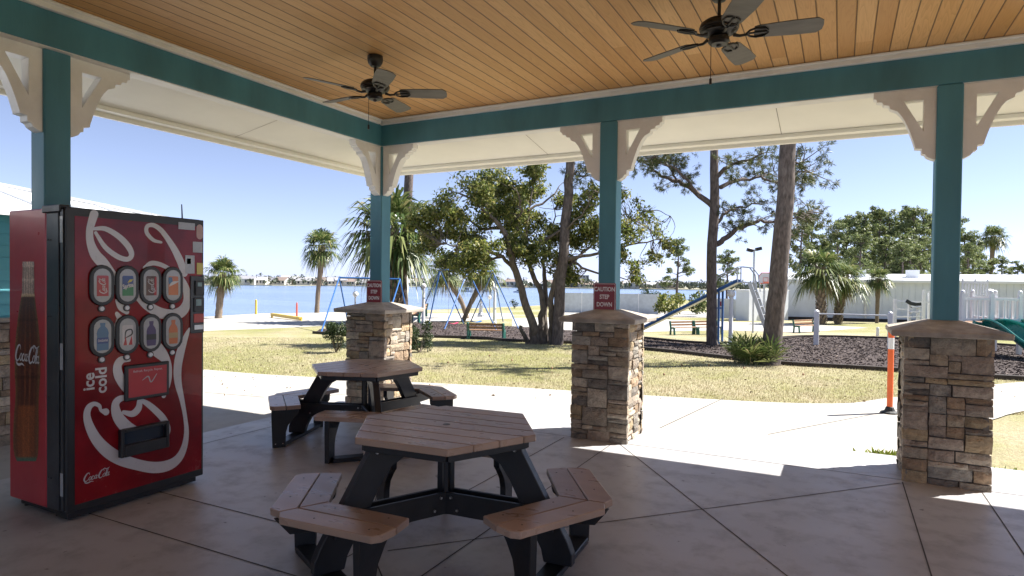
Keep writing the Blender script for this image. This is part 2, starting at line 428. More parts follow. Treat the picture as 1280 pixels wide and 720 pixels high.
# waterfront apron of pale concrete
left_apron = [G(*q) for q in [(250, 414), (330, 411), (395, 408), (450, 404), (560, 402), (640, 398)]]
ap = [tuple(p[:2]) for p in left_apron]+[tuple(G(*q)[:2]) for q in [(640, 391), (545, 392)]]+[tuple(q-np.array([-.25, .1])) for q in shore[3::-1]]+[(-34., 4.)]
patch('waterfront_path', ap, M['road'], .004)
patch('far_road', [tuple(G(*q)[:2]) for q in [(640, 413), (700, 414), (806, 415), (905, 413), (1000, 416), (1085, 410), (1000, 405), (900, 402), (800, 398), (700, 396), (640, 398)]], M['road'], .008)
patch('parking_lot', [tuple(G(*q)[:2]) for q in [(700, 394), (820, 396), (960, 399), (960, 393), (820, 388), (700, 390)]], M['road'], .012)
walk_edge = smooth_poly([G(*q) for q in [(180, 458), (256, 463), (330, 469), (440, 475), (560, 481), (640, 485), (800, 495), (960, 504), (1055, 505.5), (1100, 500), (1180, 490), (1250, 481), (1300, 477)]])
back_edge = smooth_poly([G(*q) for q in [(1300, 511), (1262, 519), (1247, 524), (1200, 538), (1150, 553), (1120, 566), (1104, 577)]])
walk = walk_edge+[(9.0, 13.6), (9.0, 11.2)]+back_edge+[(0.3, 6.35), (-5.3, 6.35), (-5.3, -8.0), (-13.5, -8.0), (-14.5, 4.0)]
patch('concrete_walk', walk, M['walk'], .016)
def strip(px_a, px_b, w, name, mt, lvl):
    a, b = on('z', -.12, *px_a)[:2], on('z', -.12, *px_b)[:2]; t = (b-a)/np.linalg.norm(b-a); n = np.array([-t[1], t[0]])*w/2
    patch(name, [tuple(a-n), tuple(b-n), tuple(b+n), tuple(a+n)], mt, lvl)
strip((806, 546), (905, 499), .014, 'path_joint', M['joint'], .0185)
strip((400, 497), (560, 482), .014, 'path_joint', M['joint'], .0185)
strip((256, 492), (330, 498), .014, 'path_joint', M['joint'], .0185)
strip((960, 545), (1130, 512), .014, 'path_joint', M['joint'], .0185)
# mulch beds
bed1 = smooth_poly([G(*q) for q in [(790, 436), (850, 442), (910, 449), (975, 456), (1060, 461), (1122, 465), (1200, 471), (1300, 477)]])+smooth_poly([G(*q) for q in [(1300, 436), (1200, 429), (1110, 424), (1000, 422), (905, 431), (806, 424), (780, 421)]])
patch('mulch_bed', bed1, M['mulch'], .02)
bed2 = smooth_poly([G(*q) for q in [(392, 417), (460, 421), (540, 422), (600, 424), (640, 427), (720, 430)]])+smooth_poly([G(*q) for q in [(720, 414), (650, 409), (590, 406), (530, 403), (470, 408), (400, 412)]])
patch('swing_mulch_bed', bed2, M['mulch'], .02)
def edging(pts, label):
    mb = MB(); pts = [np.array(p[:2]) for p in pts]
    for a, b in zip(pts[:-1], pts[1:]):
        mb.bar((a[0], a[1], gz(*a)+.03), (b[0], b[1], gz(*b)+.03), .10, .10)
    return tag(mb.build('bed_edging', M['timber']), label, 'edging', 'black edging round the mulch beds')
edging(bed1[:36], 'black timber edging along the near side of the right playground mulch')
edging(bed1[36:], 'black timber edging along the far side of the right playground mulch')
edging(bed2[:26], 'black timber edging in front of the swing set mulch')

# pavilion floor slab with saw-cut joints
def slab():
    mb = MB(); mb.box(-5.45, 9.0, -8.0, 6.5, -.16, 0.0)
    mb.cur = 1
    def cut(a, b, w=.008):
        a = np.array(a); b = np.array(b); t = (b-a)/np.linalg.norm(b-a); n = np.array([-t[1], t[0]])*w/2
        mb.add([(*(a-n), .002), (*(b-n), .002), (*(b+n), .002), (*(a+n), .002)], [(0, 1, 2, 3)])
    for x in (-2.34, -1.86, .44, .935, 3.2, 3.75): cut((x, 5.66), (x, -8))
    for y in (2.34, 2.81): cut((-4.5, y), (-2.34, y))
    cut((-1.78, 5.66), (2.2, .25)); cut((.42, 5.62), (-2.2, 2.8)); cut((-4.4, 5.6), (-2.34, 2.81)); cut((-5.08, 2.9), (-5.08, 6.5))
    cut((-5.0, 5.72), (9, 5.72), .008); cut((-2.34, 2.81), (-.6, 1.3))
    return mb.build('concrete_floor', [M['floor'], M['joint']])
struct(slab())

# ------------------------------------------------------------------ pavilion
ZB, ZT, ZC = 3.04, 3.27, 3.33                  # beam underside, beam top, ceiling
XI, YI = -4.742, 5.876                         # inner faces of the two beams
PW = .17
pav = thing('pavilion', 'open picnic pavilion with teal beams, stone piers and a wood plank ceiling', 'pavilion', (-4.8, 5.9, 0))

MB().add([(XI-.02, YI+.02, ZC), (7.5, YI+.02, ZC), (7.5, -6.5, ZC), (XI-.02, -6.5, ZC)], [(0, 1, 2, 3)]).build('ceiling', M['ceiling'], pav)
b = MB(); b.box(XI-.17, 7.5, YI, YI+.17, ZB, ZC+.1); b.build('beam', M['teal'], pav, .006)
b = MB(); b.box(XI-.17, XI, -6.5, YI-.002, ZB, ZC+.1); b.build('beam', M['teal'], pav, .006)
b = MB(); b.box(XI+.001, 7.5, YI-.045, YI-.001, ZT, ZC-.002); b.box(XI+.001, 7.5, YI-.065, YI-.046, ZC-.025, ZC-.003); b.build('ceiling_trim', M['white'], pav, .006)
b = MB(); b.box(XI+.001, XI+.045, -6.5, YI-.07, ZT, ZC-.002); b.box(XI+.046, XI+.065, -6.5, YI-.07, ZC-.025, ZC-.003); b.build('ceiling_trim', M['white'], pav, .006)
b = MB(); b.box(XI-.150, 7.5, YI+.012, YI+.150, ZB-.007, ZB-.001); b.build('beam_underside', M['white'], pav)
b = MB(); b.box(XI-.150, XI-.012, -6.5, YI+.010, ZB-.007, ZB-.001); b.build('beam_underside', M['white'], pav)
# outer frieze boards below the beam, soffit, fascia
yo, xo = YI+.171, XI-.171
EO = .86                                        # soffit width
b = MB(); b.box(xo-.03, 7.5, yo, yo+.03, ZB+.012, ZB+.14); b.build('frieze_board', M['soffit'], pav, .004)
b = MB(); b.box(xo-.03, xo, -6.5, yo-.002, ZB+.012, ZB+.14); b.build('frieze_board', M['soffit'], pav, .004)
ye, xe = yo+EO, xo-EO; zi, ze = ZB+.055, 2.945
sof = MB()
sof.add([(xo-.03, yo+.03, zi), (7.5, yo+.03, zi), (7.5, ye, ze), (xe, ye, ze)], [(0, 1, 2, 3)])
sof.add([(xo-.03, yo+.028, zi), (xe, ye-.002, ze), (xe, -6.5, ze), (xo-.03, -6.5, zi)], [(0, 1, 2, 3)])
sof.cur = 1
for x in (-3.05, -.55, 1.95, 4.4):              # panel joints
    sof.add([(x, yo+.03, zi-.002), (x+.006, yo+.03, zi-.002), (x+.006, ye, ze-.002), (x, ye, ze-.002)], [(0, 1, 2, 3)])
for y in (4.6, 2.1, -.4):
    sof.add([(xo-.03, y, zi-.002), (xo-.03, y+.006, zi-.002), (xe, y+.006, ze-.002), (xe, y, ze-.002)], [(0, 1, 2, 3)])
sof.build('soffit', [M['soffit'], M['cap']], pav)
b = MB()
b.box(xe+.03, 7.5, ye-.13, ye-.02, ze-.018, ze+.02); b.box(xe, 7.5, ye-.018, ye+.02, ze-.055, ze+.17); b.box(xe-.03, 7.5, ye+.021, ye+.06, ze+.07, ze+.19)
b.build('fascia', M['soffit'], pav, .005)
b = MB()
b.box(xe+.02, xe+.13, -6.5, ye-.132, ze-.018, ze+.02); b.box(xe-.02, xe+.018, -6.5, ye-.02, ze-.055, ze+.17); b.box(xe-.06, xe-.021, -6.5, ye+.02, ze+.07, ze+.19)
b.build('fascia', M['soffit'], pav, .005)
# hipped metal roof
b = MB(); zr = ze+.195; a = 4.2
b.add([(xe-.07, ye+.07, zr), (7.6, ye+.07, zr), (7.6, -6.6, zr), (xe-.07, -6.6, zr), (xe+a, ye-a, zr+1.5), (7.6-a, ye-a, zr+1.5), (7.6-a, -6.6+a, zr+1.5), (xe+a, -6.6+a, zr+1.5)],
      [(0, 1, 5, 4), (1, 2, 6, 5), (2, 3, 7, 6), (3, 0, 4, 7), (4, 5, 6, 7)])
b.build('roof', M['roof_white'], pav)

def post(cx, cy, z0=1.15):
    b = MB(); h = PW/2; b.box(cx-h, cx+h, cy-h, cy+h, z0, ZB-.0015); b.build('post', M['teal'], pav, .008)
POSTS = [(XI-.143, 2.475), (XI-.085, YI+.085), (-2.01, YI+.085), (.716, YI+.085), (3.47, YI+.085)]
for i, q in enumerate(POSTS): post(*q, 1.15 if i else 0.0)

def bracket_polys():
    """in (u from the post, v down from the beam): outer silhouette with moulded ends, and the triangular opening"""
    out = [(0, 0), (.425, 0), (.425, -.045), (.405, -.05), (.40, -.072), (.365, -.078), (.355, -.10), (.318, -.107), (.31, -.135)]
    for i in range(1, 9):                       # concave sweep
        t = i/8; out.append((.31-.175*t**.62, -.135-.315*t**1.25))
    out += [(.135, -.462), (.092, -.468), (.09, -.505), (.07, -.512), (.055, -.535), (.02, -.555), (0, -.56)]
    inn = [(.082, -.085), (.218, -.085), (.082, -.335)]
    return out, inn
def bracket(px_, py_, dx, dy):
    out, inn = bracket_polys(); th = .045
    bm = bmesh.new()
    from mathutils.geometry import tessellate_polygon
    allp = out+inn; tv = [bm.verts.new((u, v, 0)) for u, v in allp]
    for tri in tessellate_polygon([[Vector((u, v, 0)) for u, v in out], [Vector((u, v, 0)) for u, v in inn[::-1]]]):
        idx = [i if i < len(out) else len(out)+len(inn)-1-(i-len(out)) for i in tri]
        bm.faces.new([tv[i] for i in idx])
    r = bmesh.ops.extrude_face_region(bm, geom=bm.faces[:])
    for v in r['geom']:
        if isinstance(v, bmesh.types.BMVert): v.co.z = th*2
    bmesh.ops.recalc_face_normals(bm, faces=bm.faces)
    loc = pav.location
    for v in bm.verts:
        u, w, t = v.co; t -= th
        x = px_+dx*u+abs(dy)*t; y = py_+dy*u+abs(dx)*t
        v.co = (x-loc[0], y-loc[1], ZB-.009+w-loc[2])
    bmesh.ops.recalc_face_normals(bm, faces=bm.faces)
    me = bpy.data.meshes.new('bracket'); bm.to_mesh(me); bm.free(); me.materials.append(M['white'])
    o = bpy.data.objects.new('bracket', me); C.objects.link(o); o.parent = pav
    # thin applied stop along the post and the beam
    return o
h = PW/2+.001
for cx, cy in POSTS[2:]:
    bracket(cx+h, cy-.02, 1, 0); bracket(cx-h, cy-.02, -1, 0)
cx, cy = POSTS[1]; bracket(cx+h, cy-.02, 1, 0); bracket(cx+.02, cy-h, 0, -1)
cx, cy = POSTS[0]; bracket(cx+.02, cy+h, 0, 1); bracket(cx+.02, cy-h, 0, -1)

# ledgestone piers
PAL = [(.44, .37, .28), (.35, .31, .26), (.55, .48, .39), (.43, .32, .22), (.44, .37, .31), (.26, .24, .215), (.50, .40, .26), (.40, .38, .34), (.58, .52, .43), (.49, .42, .35)]
def pier(cx, cy, seed):
    r = random.Random(seed); mb = MB(); cols = []
    def put(corn, colr): cols.extend([(*colr, 1)]*corn)
    core = .238
    n0 = len(mb.v); mb.cur = 1; mb.box(cx-core, cx+core, cy-core, cy+core, -.10, 1.11); put(len(mb.v)-n0, (.1, .09, .08)); mb.cur = 0
    NU, NV, H0, H1 = 20, 26, -.04, 1.115
    dv = (H1-H0)/NV
    for side in range(4):
        W_ = .283 if side in (0, 2) else .262
        du = 2*W_/NU; used = [[0]*NU for _ in range(NV)]
        for v in range(NV-1, -1, -1):
            u = 0
            while u < NU:
                if used[v][u]: u += 1; continue
                w = r.choice([3, 4, 4, 5, 6, 7, 8, 9, 10]); hh = 1 if w < 4 and r.random() < .6 else r.choice([1, 1, 2, 2, 2, 3]) if w < 6 else r.choice([1, 1, 2, 2, 3])
                if r.random() < .04: hh = 4
                free = 0
                while u+free < NU and not used[v][u+free]: free += 1
                if free-w < 4: w = free if free <= 10 else free-5
                w = min(w, NU-u); hh = min(hh, v+1)
                k = 0
                while k < w and not used[v][u+k]: k += 1
                w = k
                rem = 0
                while u+w+rem < NU and not used[v][u+w+rem]: rem += 1
                if 0 < rem < 3: w += rem
                for j in range(hh):
                    for i in range(w):
                        if used[v-j][u+i]: hh = j; break
                    else: continue
                    break
                hh = max(1, hh)
                for j in range(hh):
                    for i in range(w): used[v-j][u+i] = 1
                g = .0035
                a0, a1 = -W_+u*du+g, -W_+(u+w)*du-g; z0, z1 = H0+(v-hh+1)*dv+g, H0+(v+1)*dv-g
                d = .272+r.uniform(-.008, .012)
                nu, nv = max(2, int((a1-a0)/.04)), max(2, int((z1-z0)/.035))
                colr = np.array(r.choice(PAL))*r.uniform(.78, 1.15)
                o0 = len(mb.v); vs = []; fs = []
                jt = [(r.uniform(-.004, .004), r.uniform(-.004, .004)) for _ in range(4)]
                for jj in range(nv+1):
                    for ii in range(nu+1):
                        s_, t_ = ii/nu, jj/nv
                        edge = ii in (0, nu) or jj in (0, nv)
                        ox = (1-s_)*(1-t_)*jt[0][0]+s_*(1-t_)*jt[1][0]+(1-s_)*t_*jt[2][0]+s_*t_*jt[3][0]
                        oz = (1-s_)*(1-t_)*jt[0][1]+s_*(1-t_)*jt[1][1]+(1-s_)*t_*jt[2][1]+s_*t_*jt[3][1]
                        dd = d-(.011 if edge else 0)+r.uniform(-.005, .005)
                        if ii in (0, nu) and jj in (0, nv): dd -= .006
                        vs.append((a0+(a1-a0)*s_+ox+r.uniform(-.0015, .0015), dd, z0+(z1-z0)*t_+oz+r.uniform(-.0015, .0015)))
                back = len(vs)
                ringi = [ii for ii in range(nu+1)]+[jj*(nu+1)+nu for jj in range(1, nv+1)]+[nv*(nu+1)+ii for ii in range(nu-1, -1, -1)]+[jj*(nu+1) for jj in range(nv-1, 0, -1)]
                for q in ringi: vs.append((vs[q][0], .22, vs[q][2]))
                for jj in range(nv):
                    for ii in range(nu):
                        q = jj*(nu+1)+ii; fs.append((q, q+1, q+nu+2, q+nu+1))
                L = len(ringi)
                for q in range(L): fs.append((ringi[q], ringi[(q+1) % L], back+(q+1) % L, back+q))
                out = []
                for (a, dd, z) in vs:
                    x, y = ((a, -dd), (dd, a), (a, dd), (-dd, a))[side]
                    out.append((cx+x, cy+y, z))
                mb.add(out, fs); put(len(out), colr); u += w
    st = mb.build('stone_pier', [M['stone'], M['mortar']], pav, colors=cols)
    c = MB(); k = .372
    c.add([(cx-k, cy-k, 1.115), (cx+k, cy-k, 1.115), (cx+k, cy+k, 1.115), (cx-k, cy+k, 1.115),
           (cx-k-.003, cy-k-.003, 1.158), (cx+k+.003, cy-k-.003, 1.158), (cx+k+.003, cy+k+.003, 1.158), (cx-k-.003, cy+k+.003, 1.158),
           (cx-.10, cy-.10, 1.232), (cx+.10, cy-.10, 1.232), (cx+.10, cy+.10, 1.232), (cx-.10, cy+.10, 1.232)],
          [(0, 3, 2, 1), (8, 9, 10, 11)]+[(i, (i+1) % 4, 4+(i+1) % 4, 4+i) for i in range(4)]+[(4+i, 4+(i+1) % 4, 8+(i+1) % 4, 8+i) for i in range(4)])
    c.build('pier_cap', M['cap'], st, .008)
for i, (cx, cy) in enumerate(POSTS[1:]): pier(cx, cy, 31+i*7)

# caution signs
def caution(x0, x1, z0, z1, y, label):
    t = thing('caution_sign', label, 'sign', ((x0+x1)/2, y, z0), group='caution signs on the posts')
    cx, w, hh = (x0+x1)/2, x1-x0, z1-z0
    def rrect(ins, rr, y0, y1):
        pts = []
        for qx, qz, a0 in ((x1-ins-rr, z1-ins-rr, 0), (x0+ins+rr, z1-ins-rr, 90), (x0+ins+rr, z0+ins+rr, 180), (x1-ins-rr, z0+ins+rr, 270)):
            pts += [(qx+rr*math.cos(R(a0+k*22.5)), qz+rr*math.sin(R(a0+k*22.5))) for k in range(5)]
        return MB().prism(pts, lambda p, hh_: (p[0], hh_, p[1]), y0, y1)
    rrect(0, .016, y, y-.004).build('plate', M['sign_red'], t)
    rrect(.006, .013, y-.0042, y-.0052).build('border_line', M['sign_white'], t)
    rrect(.010, .011, y-.0054, y-.0062).build('red_field', M['sign_red'], t)
    for k, (wd, f) in enumerate((('CAUTION', .79), ('STEP', .52), ('DOWN', .25))):
        text('lettering', wd, 0.058, (cx, y-.0066, z0+hh*f-.004), (1, 0, 0), (0, 0, 1), M['sign_white'], t, .0006, .0016, sx=.80)
    return t
caution(-2.138, -1.912, 1.215, 1.487, YI-.003, 'red sign reading CAUTION STEP DOWN on the middle post, nearest the camera')
caution(-4.95, -4.725, 1.215, 1.487, YI-.003, 'smaller-looking red sign reading CAUTION STEP DOWN on the corner post, behind the far picnic table')

# ------------------------------------------------------------------ ceiling fans
def fan(loc, rot, label):
    t = thing('ceiling_fan', label, 'ceiling fan', (loc[0], loc[1], ZC), R(rot), 'ceiling fans')
    L = dict(parent=t, local=True)
    MB().lathe([(.062, -.001), (.064, -.03), (.058, -.06), (.036, -.088), (.012, -.092)], n=24).build('canopy', M['fan'], smooth=True, **L)
    MB().tube([(0, 0, -.08), (0, 0, -.21)], .011, 10).build('downrod', M['fan'], smooth=True, **L)
    MB().lathe([(.02, -.190), (.05, -.198), (.085, -.208), (.112, -.228), (.12, -.251), (.118, -.261), (.112, -.263), (.113, -.272), (.105, -.274), (.106, -.283), (.094, -.286), (.07, -.301), (.055, -.306)], n=32).build('motor_housing', M['fan'], smooth=True, **L)
    MB().lathe([(.05, -.307), (.062, -.315), (.064, -.340), (.05, -.356), (.018, -.360), (.014, -.370), (.004, -.374)], n=24).build('switch_cup', M['fan'], smooth=True, **L)
    zb_ = -.300
    for k in range(5):
        a = R(72*k); ca, sa = math.cos(a), math.sin(a); pt = R(-13)
        def tr(u, v, w=0):                      # u along blade, v across, pitched about its long axis
            vv, ww = v*math.cos(pt)-w*math.sin(pt), v*math.sin(pt)+w*math.cos(pt)
            return (u*ca-vv*sa, u*sa+vv*ca, zb_+ww)
        o = [(.205, -.052), (.235, -.062), (.42, -.074), (.555, -.074), (.585, -.045), (.590, 0), (.585, .045), (.555, .074), (.42, .074), (.235, .062), (.205, .052)]
        bl = MB().prism(o, lambda p, hh: tr(p[0], p[1], hh), 0, .006).build('blade', M['blade'], bevel=.0015, **L)
        ir = MB()
        ir.tube([tr(.085, 0, -.004), tr(.12, 0, -.016), tr(.165, 0, -.012)], [.012, .009, .008], 8)
        for sgn in (-1, 1):
            ir.tube([tr(.16, 0, -.008), tr(.18, .03*sgn, -.006), tr(.215, .046*sgn, -.005), tr(.265, .038*sgn, -.005), tr(.285, .01*sgn, -.005)], [.008, .007, .007, .006, .005], 6)
        ir.tube([tr(.17, 0, -.006), tr(.28, 0, -.005)], .006, 6)
        ob = ir.build('blade_iron', M['fan'], smooth=True, local=True, parent=bl)
    MB().tube([(-.045, -.03, -.355), (-.045, -.03, -.57)], .0022, 5).tube([(-.045, -.03, -.57), (-.045, -.03, -.605)], .008, 8).build('pull_chain', M['fan'], **L)
    return t
fan((-3.43, 4.155), 30, 'dark bronze ceiling fan hanging near the corner post, farther from the camera')
fan((-.70, 4.11), 9, 'dark bronze ceiling fan cut by the top of the photo, nearer the camera')

# ------------------------------------------------------------------ hexagonal picnic tables
def table(loc, rot, label):
    t = thing('picnic_table', label, 'picnic table', (loc[0], loc[1], 0), R(rot), 'hexagonal picnic tables')
    L = dict(parent=t, local=True)
    def P2(a): return np.array([math.cos(R(a)), math.sin(R(a))])
    RT, ZTOP, TH = .54, .69, .036
    hw = RT*math.sin(R(60)); top = MB(); nb = 7; bw = 2*hw/nb
    def xlim(y): return RT-abs(y)*math.tan(R(30))
    for k in range(nb):
        y0, y1 = -hw+k*bw+(.0025 if k else 0), -hw+(k+1)*bw-(.0025 if k < nb-1 else 0)
        poly = [(-xlim(y0), y0), (xlim(y0), y0)]
        if y0 < 0 < y1: poly.append((xlim(0), 0))
        poly += [(xlim(y1), y1), (-xlim(y1), y1)]
        if y0 < 0 < y1: poly.append((-xlim(0), 0))
        top.prism(poly, lambda p, hh: (p[0], p[1], hh), ZTOP-TH, ZTOP)
    tp = top.build('tabletop', M['lumber'], bevel=.004, **L)
    MB().lathe([(.022, ZTOP+.0004), (.02, ZTOP+.0015), (.002, ZTOP+.0015)], n=16).build('umbrella_hole', M['black'], parent=tp, local=True)
    fr = MB()
    for k in range(6):                          # dark skirt under the top
        a, b_ = P2(60*k)*.485, P2(60*k+60)*.485
        fr.bar((*a, ZTOP-TH-.021), (*b_, ZTOP-TH-.021), .03, .038)
    fr.build('skirt_frame', M['black'], bevel=.003, **L)
    # centre post: three upright strips
    cp = MB()
    for k in range(3):
        d = P2(120*k+60)*.035; cp.bar((*d, .20), (*d, ZTOP-TH-.004), .022, .03, (d[0], d[1], 0))
    cp.build('centre_post', M['black'], bevel=.002, **L)
    for k in range(3):
        a = 120*k; d = P2(a); n = np.array([-d[1], d[0]])
        def rz(p, hh): return (d[0]*p[0]+n[0]*hh, d[1]*p[0]+n[1]*hh, p[1])
        # A-leg plank in the radial plane with an arch brace to the top beam
        outl = [(.455, ZTOP-TH-.003), (.475, ZTOP-TH-.06), (.73, .16), (.755, .10), (.755, .036), (.60, .036), (.585, .10), (.40, .44), (.345, .515), (.27, .555), (.06, .575), (.06, ZTOP-TH-.003)]
        MB().prism(outl, rz, -.028, .028).build('leg', M['black'], bevel=.004, **L)
        cb = MB()
        for s_ in (-1, 1): cb.prism([(.025, .205), (.66, .205), (.63, .325), (.025, .325)], rz, s_*.030, s_*.050)
        cb.cur = 1
        for (r_, z_) in ((.06, .30), (.10, .235), (.53, .235), (.43, .60), (.33, .615)):
            for s_ in (-1, 1):
                h0 = .0505 if z_ < .4 else .0285
                c_ = np.array(rz((r_, z_), s_*h0)); e_ = np.array(rz((r_, z_), s_*(h0+.006)))
                cb.tube([c_, e_], [.011, .009], 10)
        cb.build('cross_beam', [M['black'], M['bolt']], bevel=.002, **L)
        br = MB().prism([(.60, .349), (.935, .349), (.875, .275), (.62, .25)], rz, -.032, .032)
        br.build('bench_bracket', M['black'], bevel=.003, **L)
        # V bench of two-plank seats
        se = MB(); ZS, NO, NI = .386, .850, .585; te, tv = .135, .085; mid = (NO+NI)/2; c30 = math.tan(R(30))
        for sgn in (-1, 1):
            nn = P2(a+30*sgn); tt = P2(a+120*sgn)
            def st(p, hh): return (nn[0]*p[0]+tt[0]*p[1], nn[1]*p[0]+tt[1]*p[1], hh)
            g = .0025
            outer = [(mid+g, -(mid+g)*c30+g), (NO-.0, -NO*c30+tv), (NO, te-.02), (NO-.035, te+.012), (mid+g, te+.022)]
            corner = [(mid+g, -(mid+g)*c30+g), (NO-.055, -(NO-.055)*c30+g), (NO, -NO*c30+tv)] + outer[2:]
            inner = [(NI, -NI*c30+g), (mid-g, -(mid-g)*c30+g), (mid-g, te+.022), (NI+.01, te+.01)]
            se.prism(corner, st, ZS-.036, ZS); se.prism(inner, st, ZS-.036, ZS)
            lg = MB()
            prof = [(.835, .349), (.835, .28), (.825, 0.0), (.715, 0.0), (.712, .13), (.695, .19), (.645, .255), (.61, .29), (.605, .349)]
            def lp(p, hh): return (nn[0]*p[0]+tt[0]*hh, nn[1]*p[0]+tt[1]*hh, p[1])
            lg.prism(prof, lp, .005, .045); lg.cur = 1
            for zz in (.74, .80):
                c_ = np.array(lp((zz, .035), .0452)); e_ = np.array(lp((zz, .035), .052)); lg.tube([c_, e_], [.010, .008], 8)
            lg.build('bench_leg', [M['black'], M['bolt']], bevel=.003, **L)
        sb = se.build('bench_seat', M['lumber'], bevel=.004, **L)
        sc = MB()
        for sgn in (-1, 1):
            nn = P2(a+30*sgn); tt = P2(a+120*sgn)
            for u_ in (.64, .79):
                for v_ in (-.25, .06):
                    q = nn*u_+tt*v_; sc.lathe([(.0055, ZS+.0004), (.004, ZS+.0014)], (q[0], q[1], 0), 8)
        sc.build('screw', M['black'], parent=sb, local=True)
        # floor runner tying the two bench legs
        e1 = P2(a+30)*.77+P2(a+120)*.0; e2 = P2(a-30)*.77+P2(a-120)*.0
        MB().bar((*e1, .019), (*e2, .019), .105, .034).build('runner', M['black'], bevel=.004, **L)
    return t
table((-1.955, 3.005), 3.4, 'hexagonal brown plank picnic table nearest the camera with three V benches')
table((-3.935, 4.675), 79.8, 'hexagonal brown plank picnic table in front of the corner stone pier, farther back')

